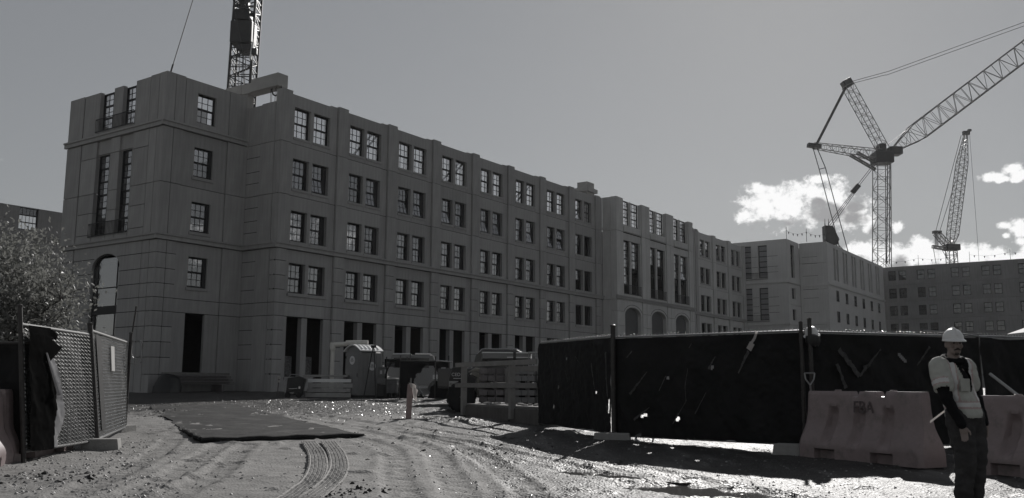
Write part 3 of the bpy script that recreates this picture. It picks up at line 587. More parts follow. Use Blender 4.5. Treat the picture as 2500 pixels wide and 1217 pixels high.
# panel field around the tall windows
panel(FL, -9.46, -8.04, 14.84, 15.69, d0=0.12); panel(FL, -7.10, -5.84, 14.84, 15.69, d0=0.12)
for z0, z1 in ((14.78, 15.69), (12.52, 14.78), (11.35, 12.52), (9.27, 11.35)): panel(FL, -8.04, -7.10, z0, z1, name='mullion_panel')
panel(FL, -9.46, -8.04, 9.27, 9.92); panel(FL, -7.10, -5.84, 9.27, 9.92)
for z0, z1 in ((14.70, 15.69), (12.52, 14.70), (11.35, 12.52), (10.05, 11.35), (9.27, 10.05)):
    panel(FL, -11.10, -9.46, z0, z1); panel(FL, -5.84, -4.30, z0, z1)
for z0, z1 in ((12.52, 15.69), (9.27, 12.52)): panel(FL, -4.30, -3.60, z0, z1); panel(FL, -12.77, -11.18, z0, z1)
# ground storeys with the arched window
am = arch_mesh(11.10 - 4.30 - 0.03, 9.27 - 0.2, 11.10 - 9.12, 11.10 - 6.35, 2.6, 7.78, 0.80, 0.45, CONC)
link('wall_panel', am, bld, FL.p(-11.085, 0.0, 0.2), (0, 0, FL.rot))
for z0, z1 in ((8.55, 9.27), (7.69, 8.55), (6.86, 7.69), (6.09, 6.86), (5.33, 6.09), (4.5, 5.33), (3.66, 4.5), (2.82, 3.66), (0.2, 2.82)):
    panel(FL, -4.30, -3.60, z0, z1, name='pier_block'); panel(FL, -12.77, -11.18, z0, z1, name='pier_block')
for z in (8.55, 7.69, 6.86, 6.09, 5.33, 4.5, 3.66): 
    a1_ = -9.14 if z < 8 else -8.9
    fbox(FL, -11.08, a1_, -0.003, 0.004, z - 0.018, z + 0.018, 'joint_strip', JOINT); fbox(FL, -6.33 if z < 8 else -6.6, -4.31, -0.003, 0.004, z - 0.018, z + 0.018, 'joint_strip', JOINT)
aw = MB()
hw = 1.385; ax = -7.735
for k in range(14):
    t0, t1 = math.pi * k / 14, math.pi * (k + 1) / 14
    for (p0, p1) in (((ax - hw * math.cos(t0), 7.98 + 0.8 * math.sin(t0)), (ax - hw * math.cos(t1), 7.98 + 0.8 * math.sin(t1))),):
        aw.tube((p0[0], 0.21, p0[1] - 0.03), (p1[0], 0.21, p1[1] - 0.03), 0.06, 6)
for x in (-9.12, -8.72, -6.80, -6.42): aw.box(x, x + 0.05, 0.17, 0.25, 2.8, 8.0 if abs(x + 7.7) > 1.2 else 8.5)
for z0, z1 in ((6.80, 6.86), (5.30, 5.78), (2.8, 2.9), (4.05, 4.12)): aw.box(-9.12, -6.36, 0.165, 0.255, z0, z1)
awo = aw.build('window', STEELD, bld, FL.p(0, 0, 0), (0, 0, FL.rot))
ag = MB()
for (x0, x1, z0, z1) in ((-9.06, -8.72, 6.86, 7.98), (-8.67, -6.80, 6.86, 8.55), (-6.75, -6.42, 6.86, 8.0), (-9.06, -8.72, 5.78, 6.80), (-8.67, -6.80, 5.78, 6.80), (-6.75, -6.42, 5.78, 6.80), (-9.06, -6.42, 4.12, 5.30), (-9.06, -6.42, 2.9, 4.05)):
    g_ = MB(); g_.box(x0, x1, 0.20, 0.21, z0, z1); link('pane', g_.mesh('pane', GLASSC), awo)
belt(FL, -12.95, -2.90, 15.69, 16.05, 0.10, 'cornice'); belt(FL, -12.9, -2.9, 9.27, 9.62, 0.10)
joints(FL, [('h', z, -12.7, -9.5, 0.14) for z in ZJ[:3]] + [('h', z, -5.8, -3.6, 0.14) for z in ZJ[:3]] + [('v', a, 0.3, 18.5, 0.20) for a in (-4.45, -3.60)] + [('h', z, -11.1, -9.5, 0.05) for z in (14.7, 11.35, 10.05)] + [('h', z, -5.8, -4.3, 0.05) for z in (14.7, 11.35, 10.05)])
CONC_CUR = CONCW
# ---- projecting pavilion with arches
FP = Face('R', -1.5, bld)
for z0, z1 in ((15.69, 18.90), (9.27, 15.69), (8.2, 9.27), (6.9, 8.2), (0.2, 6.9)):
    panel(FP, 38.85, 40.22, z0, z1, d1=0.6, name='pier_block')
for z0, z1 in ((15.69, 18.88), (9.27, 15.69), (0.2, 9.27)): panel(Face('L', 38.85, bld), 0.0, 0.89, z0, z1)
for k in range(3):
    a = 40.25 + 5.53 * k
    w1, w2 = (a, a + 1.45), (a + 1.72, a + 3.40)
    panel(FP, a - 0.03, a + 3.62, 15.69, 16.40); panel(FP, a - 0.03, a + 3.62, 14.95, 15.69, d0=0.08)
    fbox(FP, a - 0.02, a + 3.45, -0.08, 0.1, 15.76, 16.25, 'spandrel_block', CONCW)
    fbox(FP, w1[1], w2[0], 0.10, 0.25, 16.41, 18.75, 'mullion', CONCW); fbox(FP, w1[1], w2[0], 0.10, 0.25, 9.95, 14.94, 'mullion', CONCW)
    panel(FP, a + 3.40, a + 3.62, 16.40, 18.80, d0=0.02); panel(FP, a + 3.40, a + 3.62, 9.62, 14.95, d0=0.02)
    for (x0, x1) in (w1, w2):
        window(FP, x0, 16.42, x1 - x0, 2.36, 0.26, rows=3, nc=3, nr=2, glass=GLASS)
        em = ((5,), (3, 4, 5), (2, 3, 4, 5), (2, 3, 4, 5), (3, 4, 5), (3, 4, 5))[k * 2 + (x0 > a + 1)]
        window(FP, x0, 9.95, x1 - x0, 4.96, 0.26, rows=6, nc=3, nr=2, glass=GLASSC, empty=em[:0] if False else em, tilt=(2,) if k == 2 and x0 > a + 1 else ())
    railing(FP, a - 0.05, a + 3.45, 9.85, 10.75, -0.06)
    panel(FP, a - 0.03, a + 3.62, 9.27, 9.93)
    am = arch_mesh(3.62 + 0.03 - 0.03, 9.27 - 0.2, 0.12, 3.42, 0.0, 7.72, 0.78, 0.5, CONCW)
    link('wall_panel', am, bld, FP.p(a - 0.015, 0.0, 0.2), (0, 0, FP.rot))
    fbox(FP, a + 0.05, a + 3.50, 0.38, 0.42, 0.2, 8.9, 'arch_infill_board', mat('grey_infill_board', (0.10, 0.10, 0.102), 0.8, 0.2, var=0.1))
    # thin hood mould over the arch
    hm = MB(); n = 12
    for q in range(n):
        t0, t1 = math.pi * (0.12 + 0.76 * q / n), math.pi * (0.12 + 0.76 * (q + 1) / n)
        for rr, zz in ((1.95, 1.02),):
            x0, z0 = 1.75 - rr * math.cos(t0), 7.9 + zz * math.sin(t0); x1, z1 = 1.75 - rr * math.cos(t1), 7.9 + zz * math.sin(t1); hm.tube((x0, -0.004, z0), (x1, -0.004, z1), 0.022, 4)
    hm.build('arch_moulding', JOINT, bld, FP.p(a, 0, 0), (0, 0, FP.rot))
    e1 = a + 5.53 - 0.03 if k < 2 else 56.15
    for z0, z1 in ((15.69, 18.90), (9.27, 15.69), (8.2, 9.27), (6.9, 8.2), (5.33, 6.9), (0.2, 5.33)):
        panel(FP, a + 3.72, a + 3.72 + (e1 - a - 3.72) * 0.5, z0, z1, d0=-0.02, name='pier_block'); panel(FP, a + 3.72 + (e1 - a - 3.72) * 0.5, e1, z0, z1, d0=-0.02, name='pier_block')
    fbox(FP, a + 3.62, a + 3.72, 0.12, 0.3, 0.3, 18.8, 'wall_groove', CONCW)
belt(FP, 38.7, 56.15, 9.33, 9.67, 0.10); joints(FP, [('h', 15.69, 38.9, 56.1, 0.06), ('h', 9.27, 38.9, 56.1, 0.06)])
fbox(FP, 56.0, 56.15, 0.26, 1.5, 0.2, 18.9, 'return_wall', CONCW)
CONC_CUR = CONC
CONC_CUR = CONC
# ---- inside: slabs, back walls, cross walls (no roof yet, so sky shows through the top storey)
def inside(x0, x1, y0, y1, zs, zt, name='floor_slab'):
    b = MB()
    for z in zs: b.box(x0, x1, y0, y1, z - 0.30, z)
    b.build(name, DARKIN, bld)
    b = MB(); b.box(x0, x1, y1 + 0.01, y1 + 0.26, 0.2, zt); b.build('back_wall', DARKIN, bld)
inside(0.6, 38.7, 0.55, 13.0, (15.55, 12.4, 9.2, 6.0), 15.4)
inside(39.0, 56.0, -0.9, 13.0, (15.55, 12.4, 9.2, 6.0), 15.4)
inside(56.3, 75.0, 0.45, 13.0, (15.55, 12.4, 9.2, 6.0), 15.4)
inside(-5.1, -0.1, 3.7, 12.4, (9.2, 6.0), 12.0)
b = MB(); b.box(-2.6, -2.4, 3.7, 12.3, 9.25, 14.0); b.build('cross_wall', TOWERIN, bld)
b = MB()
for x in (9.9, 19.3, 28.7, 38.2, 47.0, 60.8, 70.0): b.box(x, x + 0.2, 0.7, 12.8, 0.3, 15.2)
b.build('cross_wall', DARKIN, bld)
b = MB()
for x in (7.9, 17.4, 26.7, 36.0, 42.5, 48.2, 53.7, 63.6): b.tube((x, 3.4, 15.6), (x + 0.4, 0.5, 18.0), 0.07, 6); b.tube((x + 0.9, 3.4, 15.6), (x + 1.0, 0.5, 18.2), 0.07, 6)
b.build('wall_brace', CRANED, bld)
b = MB(); b.box(-5.0, -0.3, 12.45, 12.75, 15.4, 17.6); b.box(-3.2, -0.4, 6.5, 6.8, 17.6, 18.5); b.build('steel_beam', CONCN, bld)
# stored material behind the ground floor openings
b = MB()
for k, x in enumerate((1.15, 1.75, 2.75, 3.35)): b.box(x, x + 0.5, 0.75, 0.8, 1.9, 2.95 + 0.1 * (k % 2))
b.build('wrapped_material', mat('mottled_wrap', (0.16, 0.16, 0.16), 0.4, 0.5, var=0.8, vscale=9), bld)

# beam laid across the recess, on stirrup cages
tb = MB(); FBm = Face('L', 0.15, bld)
M_beam = B_ORG + Matrix.Rotation(B_ROT, 3, 'Z') @ Vector((0.15, 0.55, 19.18))
beam = thing('precast_beam', 'long pale precast beam laid across the roofline gap beside the corner block', 'beam', M_beam, B_ROT)
bb = MB(); bb.box(-0.05, 0.75, 0, 2.45, 0.0, 0.80); bb.box(0.0, 0.75, 2.45, 3.35, 0.0, 0.62); bb.box(-0.03, 0.75, 3.35, 4.9, 0.05, 0.66); bb.box(0.1, 0.7, 4.9, 5.3, 0.1, 0.45)
bb.build('beam_body', CONCN, beam, bevel=0.02)
rb = MB()
for k in range(6): rb.tube((0.15 + 0.08 * (k % 2), -0.1 + 0.2 * k, -1.05), (0.15 + 0.08 * (k % 2), -0.1 + 0.2 * k, 0.01), 0.018, 5)
rb.build('rebar_dowel', CRANED, beam)
hb = MB(); hp = [(0.3, 0.05 + 0.42 * (1 - math.cos(t)), -0.48 * math.sin(t)) for t in np.linspace(0, math.pi, 10)]; hb.path(hp, 0.05, 6); hb.build('lifting_hose', BLACKP, beam)
sp = MB(); sp.box(0.1, 0.6, 2.9, 3.3, -1.0, -0.01); sp.build('support_block', CONC, beam)

# roof vent on the wing
vp = B_ORG + Matrix.Rotation(B_ROT, 3, 'Z') @ Vector((46.2, 6.0, 15.55))
vt = thing('roof_vent', 'square concrete vent stack with a collar rising above the parapet', 'vent', vp, B_ROT)
b = MB(); b.box(-0.72, 0.72, -0.6, 0.6, 0, 6.8); b.build('stack', CONCN, vt); b = MB(); b.box(-1.02, 1.02, -0.85, 0.85, 5.75, 6.15); b.build('collar', CONCN, vt)
# ------------------------------------------------------------------ buildings behind
def bframe(s, n, z=0.0): return B_ORG + Matrix.Rotation(B_ROT, 3, 'Z') @ Vector((s, -n, z))
def root_at(name, label, s, n):
    return thing(name, label, 'building', bframe(s, n), B_ROT), (s, -n, 0)
rear, rbase = root_at('rear_building', 'stepped precast building beyond the end wing with tall slot windows', 75.6, 0.0)
def wall_grid(F, a0, a1, zt, cols, rows, m, split_z=(), wins=True, depth=0.24, glass=None, wr=2, nc=2, nr=1, rows_of=None):
    """cols: list of (x0,x1); rows: list of (z0,z1); one wall panel per storey"""
    zs = sorted({0.3, zt, *split_z})
    for z0, z1 in zip(zs[:-1], zs[1:]):
        hs = [(x0, x1, h0, h1) for (x0, x1) in cols for (h0, h1) in rows if h0 >= z0 - 1e-3 and h1 <= z1 + 1e-3]
        panel(F, a0, a1, z0, z1, hs, d1=0.3, m=m)
        if wins:
            for (x0, x1, h0, h1) in hs: window(F, x0, h0, x1 - x0, h1 - h0, depth, rows=wr if rows_of is None else rows_of(h1 - h0), nc=nc, nr=nr, glass=glass or GLASSB)
def dark_core(root, base, x0, x1, y0, y1, z1, holes=False):
    b = MB(); b.box(x0, x1, y0, y1, 0.2, z1); return link('interior_core', b.mesh('interior_core', DARKIN), root, Vector((0, 0, 0)) - Vector(base))
F1 = Face('L', 75.6, rear, rbase)
zj = (5.9, 9.1, 14.2)
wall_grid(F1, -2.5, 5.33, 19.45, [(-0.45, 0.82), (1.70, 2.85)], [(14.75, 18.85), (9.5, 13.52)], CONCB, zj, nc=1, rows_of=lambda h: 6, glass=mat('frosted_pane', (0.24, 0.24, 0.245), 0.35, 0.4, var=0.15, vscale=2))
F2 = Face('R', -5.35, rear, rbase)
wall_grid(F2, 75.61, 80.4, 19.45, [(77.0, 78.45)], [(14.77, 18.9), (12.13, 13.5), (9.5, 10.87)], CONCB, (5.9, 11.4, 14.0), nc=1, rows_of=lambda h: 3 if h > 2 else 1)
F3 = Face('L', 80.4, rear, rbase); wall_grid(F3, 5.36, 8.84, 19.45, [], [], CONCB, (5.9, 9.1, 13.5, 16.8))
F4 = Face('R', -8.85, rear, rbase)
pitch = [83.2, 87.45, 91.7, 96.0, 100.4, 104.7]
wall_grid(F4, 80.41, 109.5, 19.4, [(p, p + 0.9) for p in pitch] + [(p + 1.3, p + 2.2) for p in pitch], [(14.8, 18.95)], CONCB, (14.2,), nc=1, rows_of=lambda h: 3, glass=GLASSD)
for p in pitch:
    for q in (p + 0.03, p + 1.33):
        if random.random() < 0.8: zz = 16.7 + random.uniform(-.3, .5); fbox(F4, q + 0.05, q + 0.55, 0.10, 0.13, zz, 18.8, 'pale_upper_sash', CONCN)  # pale panels standing for the white upper sashes
for z0, z1, h in ((11.3, 14.16, (12.15, 13.58)), (8.2, 11.3, (9.5, 10.88)), (0.3, 8.2, None)):
    pass
b_ = MB()
F4b = Face('R', -8.85 + 0.001, rear, rbase)
def band(F, a0, a1, z, m, pr=0.12, h=0.3): fbox(F, a0, a1, -pr, 0.05, z, z + h, 'belt_course', m)
band(F1, -2.4, 5.45, 14.05, CONCB); band(F1, -2.4, 5.45, 8.9, CONCB); band(F2, 75.5, 80.3, 14.05, CONCB); band(F3, 5.4, 8.95, 13.9, CONCB, 0.06, 0.2); band(F4, 80.3, 109.4, 14.05, CONCB); band(F2, 75.5, 80.3, 8.9, CONCB)
for z in (17.4, 16.1, 15.4, 12.3, 11.2, 10.4): 
    for (x0, x1) in ((0.9, 1.65), (2.9, 4.2)): fbox(F1, x0, x1, -0.003, 0.01, z, z + 0.04, 'joint_strip', JOINT)
for z in (17.6, 16.75, 15.2, 13.5, 12.4, 10.6): fbox(F3, 5.7, 7.6, -0.003, 0.01, z, z + 0.035, 'joint_strip', JOINT)
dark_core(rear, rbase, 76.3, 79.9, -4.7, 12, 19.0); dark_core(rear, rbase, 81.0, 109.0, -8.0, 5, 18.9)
railing(F1, -0.5, 2.9, 14.55, 15.4, -0.08, 0.16); railing(F1, -0.5, 2.9, 9.3, 10.1, -0.08, 0.16)
# small windows in the lower storeys of the long face
for p in pitch:
    for z in (12.15, 9.5):
        fbox(F4, p + 0.42, p + 1.72, -0.03, -0.004, z - 0.02, z + 1.47, 'window_surround', CONCB)
        w_ = link('window', frame_mesh(1.2, 1.4, 0.06, 0.02), rear, F4.p(p + 0.47, -0.05, z), (0, 0, 0)); link('pane', pane_mesh(1.2, 1.4, DARKGL), w_, (0, -0.005, 1.4))
far, fbase = root_at('far_building', 'long dark grey wing closing the view with paired square windows', 111.0, 20.0)
F5 = Face('L', 111.0, far, fbase)
cols = []
for p in (9.2, 13.25, 17.9, 21.95, 26.6, 30.7, 35.0): cols += [(p, p + 1.1), (p + 1.48, p + 2.55)]
wall_grid(F5, 7.6, 40.0, 19.45, cols, [(17.36, 18.8), (14.66, 16.15), (12.06, 13.5), (9.4, 10.85), (6.7, 8.15)], CONCD, (3.2, 6.2, 8.9, 11.5, 14.1, 16.7), nc=2, nr=1, depth=0.2, glass=GLASSF)
for (x0, x1) in cols[:10]:
    for z in (17.36, 14.66, 12.06, 9.4): fbox(F5, x0 - 0.06, x1 + 0.06, -0.07, 0.05, z - 0.12, z - 0.005, 'sill', CONCD)
dark_core(far, fbase, 111.9, 120, -40, -8, 19.0)
lft, lbase = root_at('left_building', 'distant grey precast wing at the left edge behind the tree with one large bright window', 0.0, -49.4)
F6 = Face('R', 49.4, lft, lbase)
for (a0, a1, hs) in ((-30, 8.0, []), (8.0, 21.0, [(10.1, 12.0, 16.37, 18.66)])):
    panel(F6, a0, a1, 15.69, 18.68, hs, m=CONCD); panel(F6, a0, a1, 9.3, 15.69, [], m=CONCD); panel(F6, a0, a1, 0.3, 9.3, [], m=CONCD)
window(F6, 10.1, 16.38, 1.9, 2.26, 0.2, rows=3, nc=5, nr=1, glass=GLASS)
fbox(F6, -30, 21.0, -0.14, 0.05, 15.55, 15.75, 'belt_course', CONCD)
fbox(F6, 10.12, 11.98, 0.34, 0.38, 17.85, 18.6, 'blind', DARKIN)

# ------------------------------------------------------------------ pennant lines on the roofs
def pennants(p, q, n, label):
    p = Vector(p); q = Vector(q); t = thing('pennant_line', label, 'pennants', p)
    b = MB(); m = (q - p); pts = [m * k / 12 + Vector((0, 0, 1.25 - 0.35 * math.sin(math.pi * ((k * 2 / 12) % 1)))) for k in range(13)]; b.path(pts, 0.01, 4); b.build('line', ROPE, t)
    for f in (0.0, 0.5, 1.0): b = MB(); b.tube(m * f, m * f + Vector((0, 0, 1.7)), 0.03, 5); b.build('pole', ROPE, t)
    for k in range(n):
        f = (k + 0.5) / n; c = m * f + Vector((0, 0, 1.22 - 0.35 * math.sin(math.pi * ((f * 2) % 1)))); u = m.normalized() * 0.11
        b = MB(); b.face([c - u, c + u, c + Vector((0.03, 0.05, -0.32))]); b.face([c - u + Vector((0, 0.01, 0)), c + Vector((0.03, 0.06, -0.32)), c + u + Vector((0, 0.01, 0))]); b.build('pennant', FLAG, t)
pennants(bframe(76.2, 5.2, 19.3), bframe(80.9, 8.7, 19.3), 9, 'string of small pennants on the near corner of the rear building roof')
pennants(bframe(111.3, 8.6, 19.3), bframe(111.3, 18.5, 19.3), 8, 'string of small pennants on the long far roof left of the slim crane base')
pennants(bframe(111.3, 20.5, 19.3), bframe(111.3, 31.0, 19.3), 8, 'string of small pennants on the far roof at the right edge')

# ------------------------------------------------------------------ cranes
def lattice(b, p, q, w0, w1, n, rc, rl, side=None, taper0=0.0, taper1=0.0, flat=1.0):
    p = Vector(p); q = Vector(q); d = (q - p).normalized(); s = Vector(side) if side else Vector((0, 1, 0)); a = (s - d * s.dot(d)).normalized(); c = d.cross(a)
    def ring(t):
        w = (w0 + (w1 - w0) * t) / 2
        if taper0 and t < taper0: w *= 0.25 + 0.75 * t / taper0
        if taper1 and t > 1 - taper1: w *= 0.3 + 0.7 * (1 - t) / taper1
        o = p + (q - p) * t; return [o + a * w * i * flat + c * w * j for i, j in ((-1, -1), (1, -1), (1, 1), (-1, 1))]
    rs = [ring(k / n) for k in range(n + 1)]
    for k in range(n):
        for e in range(4):
            f = (e + 1) % 4; b.tube(rs[k][e], rs[k + 1][e], rc, 5, cap=False)
            if (k + e) % 2: b.tube(rs[k][e], rs[k + 1][f], rl, 4, cap=False)
            else: b.tube(rs[k][f], rs[k + 1][e], rl, 4, cap=False)
            b.tube(rs[k + 1][e], rs[k + 1][f], rl, 4, cap=False)
    return rs
def ropes(root, name, pairs, r=0.05, m=None):
    b = MB()
    for p, q in pairs: b.tube(Vector(p) - root.location, Vector(q) - root.location, r, 4)
    return b.build(name, m or ROPE, root)
def lat_part(root, name, p, q, *a, m=None, **k):
    b = MB(); lattice(b, Vector(p) - root.location, Vector(q) - root.location, *a, **k); return b.build(name, m or CRANE, root)
Y = 170
mc = thing('luffing_crane', 'tall lattice crane with a Y-shaped head and long boom reaching to the upper right', 'crane', (69.0, Y, 1.3))
lat_part(mc, 'mast', (67.7, Y, 1.3), (69.95, Y, 44.4), 2.6, 2.45, 22, 0.09, 0.05)
lat_part(mc, 'main_boom', (72.4, Y, 46.0), (121.0, Y - 6, 82.8), 3.4, 3.4, 34, 0.095, 0.05, taper0=0.09)
lat_part(mc, 'derrick_strut', (70.4, Y, 45.8), (64.2, Y, 58.6), 1.75, 1.75, 11, 0.075, 0.04)
lat_part(mc, 'back_strut', (69.6, Y, 44.9), (57.1, Y, 46.7), 1.9, 1.0, 11, 0.075, 0.04)
b = MB(); o = mc.location
b.box(68.3 - o.x, 71.7 - o.x, -1.6, 1.6, 43.2 - o.z, 45.4 - o.z); b.box(71.2 - o.x, 73.6 - o.x, -1.2, 1.2, 44.9 - o.z, 46.4 - o.z); b.box(69.3 - o.x, 70.6 - o.x, -1, 1, 45.3 - o.z, 47.0 - o.z)
b.build('slewing_head', CRANED, mc, bevel=0.25)
b = MB(); T = Matrix.Translation(Vector((64.1, Y, 58.9)) - o) @ Matrix.Rotation(R(-28), 4, 'Y'); b.box(-0.85, 0.85, -0.9, 0.9, -0.7, 0.8, T); b.build('strut_head', CRANED, mc, bevel=0.1)
b = MB(); T = Matrix.Translation(Vector((57.3, Y, 46.6)) - o) @ Matrix.Rotation(R(8), 4, 'Y'); b.box(-1.3, 1.2, -0.6, 0.6, -0.35, 0.4, T); b.build('strut_head', CRANED, mc, bevel=0.1)
lat_part(mc, 'prop', (64.0, Y, 44.9), (68.6, Y, 42.1), 0.4, 0.4, 7, 0.09, 0.05); lat_part(mc, 'prop', (65.3, Y, 45.4), (68.8, Y, 43.4), 0.4, 0.4, 6, 0.09, 0.05)
ropes(mc, 'pendant_lines', [((64.5, Y - .7, 59.1), (71.9, Y - .7, 61.2)), ((64.5, Y + .7, 59.0), (71.9, Y + .7, 61.0)), ((71.9, Y - .7, 61.2), (122, Y - 6, 79.0)), ((71.9, Y + .7, 60.9), (122, Y - 5, 78.3)), ((70.3, Y, 46.2), (98, Y, 67.5))], 0.06)
ropes(mc, 'hoist_ropes', [((63.5 + 0.11 * k, Y - .8 + .22 * k, 58.4), (57.2 + 0.11 * k, Y - .8 + .22 * k, 46.7)) for k in range(8)], 0.055)
ropes(mc, 'backstay_lines', [((57.0, Y, 46.3), (58.0, Y, 42.1)), ((58.0, Y, 42.1), (60.2, Y, 31.8)), ((60.2, Y, 31.8), (63.0, Y + 1, 20)), ((57.8, Y, 46.2), (59.2, Y, 42.4)), ((59.2, Y, 42.4), (64.5, Y + 1, 20)), ((58.0, Y, 42.1), (59.2, Y, 42.4))], 0.09)
ropes(mc, 'tackle_ropes', [((68.9, Y - .3, 43.9), (64.6, Y - .3, 38.6)), ((69.3, Y + .3, 43.7), (65.0, Y + .3, 38.4)), ((64.4, Y - .3, 38.2), (59.1, Y - .3, 31.5)), ((64.6, Y, 38.1), (59.5, Y, 31.3)), ((64.9, Y + .3, 38.0), (59.9, Y + .3, 31.1))], 0.07)
b = MB(); T = Matrix.Translation(Vector((64.7, Y, 38.4)) - o) @ Matrix.Rotation(R(40), 4, 'Y'); b.box(-0.45, 0.45, -0.5, 0.5, -0.9, 0.9, T); b.build('tackle_block', CRANED, mc, bevel=0.12)
b = MB(); P = [(58.35, 31.2), (59.8, 31.1), (60.9, 28.6), (60.5, 27.6), (58.7, 27.4), (58.35, 28.6)]; b.prism([(x - o.x, z - o.z) for x, z in P], -0.9, 0.9)
for x in (58.6, 59.3): b.tube((x - o.x, 0, 31.0 - o.z), (x + 0.05 - o.x, 0, 32.6 - o.z), 0.12, 5, 0.04)
b.build('hook_ballast', CRANED, mc, bevel=0.1); lat_part(mc, 'ballast_frame', (60.0, Y, 27.6), (62.0, Y, 25.5), 1.2, 1.0, 4, 0.07, 0.05)
ropes(mc, 'ladder', [((69.4, Y - 1.0, 24), (70.6, Y - 1.0, 43)), ((69.9, Y - 1.0, 24), (71.0, Y - 1.0, 43))], 0.09)
Y = 230
c3 = thing('distant_crane', 'slim lattice crane with a near vertical tapering boom behind the far roof', 'crane', (110.8, Y, 1.3)); o = c3.location
lat_part(c3, 'mast', (110.9, Y, 1.3), (110.9, Y, 36.2), 2.0, 2.0, 20, 0.12, 0.07)
lat_part(c3, 'main_boom', (110.9, Y, 36.6), (116.6, Y, 65.8), 2.15, 2.15, 28, 0.10, 0.05, taper0=0.10, taper1=0.26)
b = MB(); T = Matrix.Translation(Vector((116.8, Y, 66.2)) - o); b.box(-0.9, 0.7, -0.5, 0.5, -0.5, 0.5, T); b.box(0.4, 1.2, -0.4, 0.4, 0.4, 1.0, T); b.build('boom_head', CRANED, c3, bevel=0.1)
b = MB(); T = Matrix.Translation(Vector((111.0, Y, 36.3)) - o); b.box(-1.6, 1.8, -1.2, 1.2, -0.7, 0.9, T); b.build('slewing_head', CRANED, c3, bevel=0.2)
lat_part(c3, 'back_strut', (110.4, Y, 36.6), (107.4, Y, 40.1), 1.5, 1.3, 6, 0.11, 0.07); lat_part(c3, 'counter_jib', (110.6, Y, 35.9), (106.2, Y, 36.6), 0.7, 0.6, 7, 0.13, 0.08)
b = MB(); T = Matrix.Translation(Vector((107.6, Y, 40.3)) - o); b.box(-1.0, 1.0, -0.6, 0.6, -0.35, 0.35, T); b.build('strut_head', CRANED, c3, bevel=0.1)
ropes(c3, 'pendant_lines', [((115.4, Y, 65.6), (107.3, Y, 40.5)), ((113.2, Y, 53.8), (108.3, Y, 40.5)), ((106.4, Y, 36.4), (107.0, Y, 31)), ((108.6, Y, 35.8), (110, Y, 33))], 0.07)
ropes(c3, 'hoist_ropes', [((107.0 + .12 * k, Y, 40.1), (106.9 + .12 * k, Y, 36.7)) for k in range(8)] + [((117.6, Y, 66.0), (117.75, Y, 33.0))], 0.04)
Y = 110
c1 = thing('crawler_crane', 'heavy lattice crane boom rising behind the corner block out of the frame', 'crane', (-33.6, Y, 1.3)); o = c1.location
lat_part(c1, 'main_boom', (-34.2, Y, 1.3), (-33.75, Y + 1, 44.0), 2.8, 2.65, 34, 0.16, 0.075, m=CRANED); lat_part(c1, 'upper_boom', (-33.75, Y + 1, 44.0), (-33.3, Y + 2, 76.0), 2.65, 2.55, 30, 0.17, 0.09, m=CRANED)
b = MB(); T = Matrix.Translation(Vector((-33.7, Y, 43)) - o)
b.box(-1.35, 1.35, -1.2, 1.2, 0.2, 3.0, T); b.box(-0.4, 1.35, -1.0, 1.0, -0.75, 0.1, T); b.box(-1.0, 0.9, -1.0, 1.0, 3.2, 4.6, T); b.box(-0.5, 0.4, -0.9, 0.9, 4.6, 6.6, T)
b.build('boom_winches', CRANED, c1, bevel=0.15)
for k in range(44):
    b = MB(); x, z = random.uniform(-1.2, 1.2), random.uniform(4.0, 8.0); b.tube(Vector((x, -1.2, z)) + T.translation, Vector((x + random.uniform(-.8, .8), -1.3, z + random.uniform(-.5, .7))) + T.translation, 0.08, 4); b.build('hydraulic_hose', CRANED, c1)
ropes(c1, 'hoist_ropes', [((-34.9 + .36 * k, Y - .6, 42.0), (-34.9 + .36 * k, Y - .6, 20.0)) for k in range(6)] + [((-32.1, Y - 1, 42.0), (-32.2, Y - 1, 34.9)), ((-34.8, Y - 2, 49.2), (-33.0, Y - 2, 41.2)), ((-33.0, Y - 2, 41.2), (-32.6, Y - 2, 34))], 0.05)
b = MB(); T2 = Matrix.Translation(Vector((-32.25, Y - 1, 42.2)) - o) @ Matrix.Rotation(R(6), 4, 'Y'); b.box(-0.12, 0.12, -0.2, 0.2, -1.2, 1.0, T2); b.build('limit_bracket', WHITEP, c1); b = MB(); T3 = Matrix.Translation(Vector((-31.95, Y - 1, 41.9)) - o); b.box(-0.3, 0.35, -0.3, 0.3, -0.3, 0.5, T3); b.build('sheave', CRANED, c1, bevel=0.1)
# tag line from the corner block's parapet up out of the frame
t0 = bframe(-5.45, -3.1, 18.86); gw = thing('guy_wire', 'thin taut wire running up from the corner of the roof', 'wire', t0)
b = MB(); b.tube((0, 0, 0), (1.9, 3, 14.0), 0.025, 5); b.build('wire', ROPE, gw); b = MB(); b.tube((0, 0, -0.02), (0.07, 0.1, 0.5), 0.05, 6); b.build('turnbuckle', CRANED, gw)
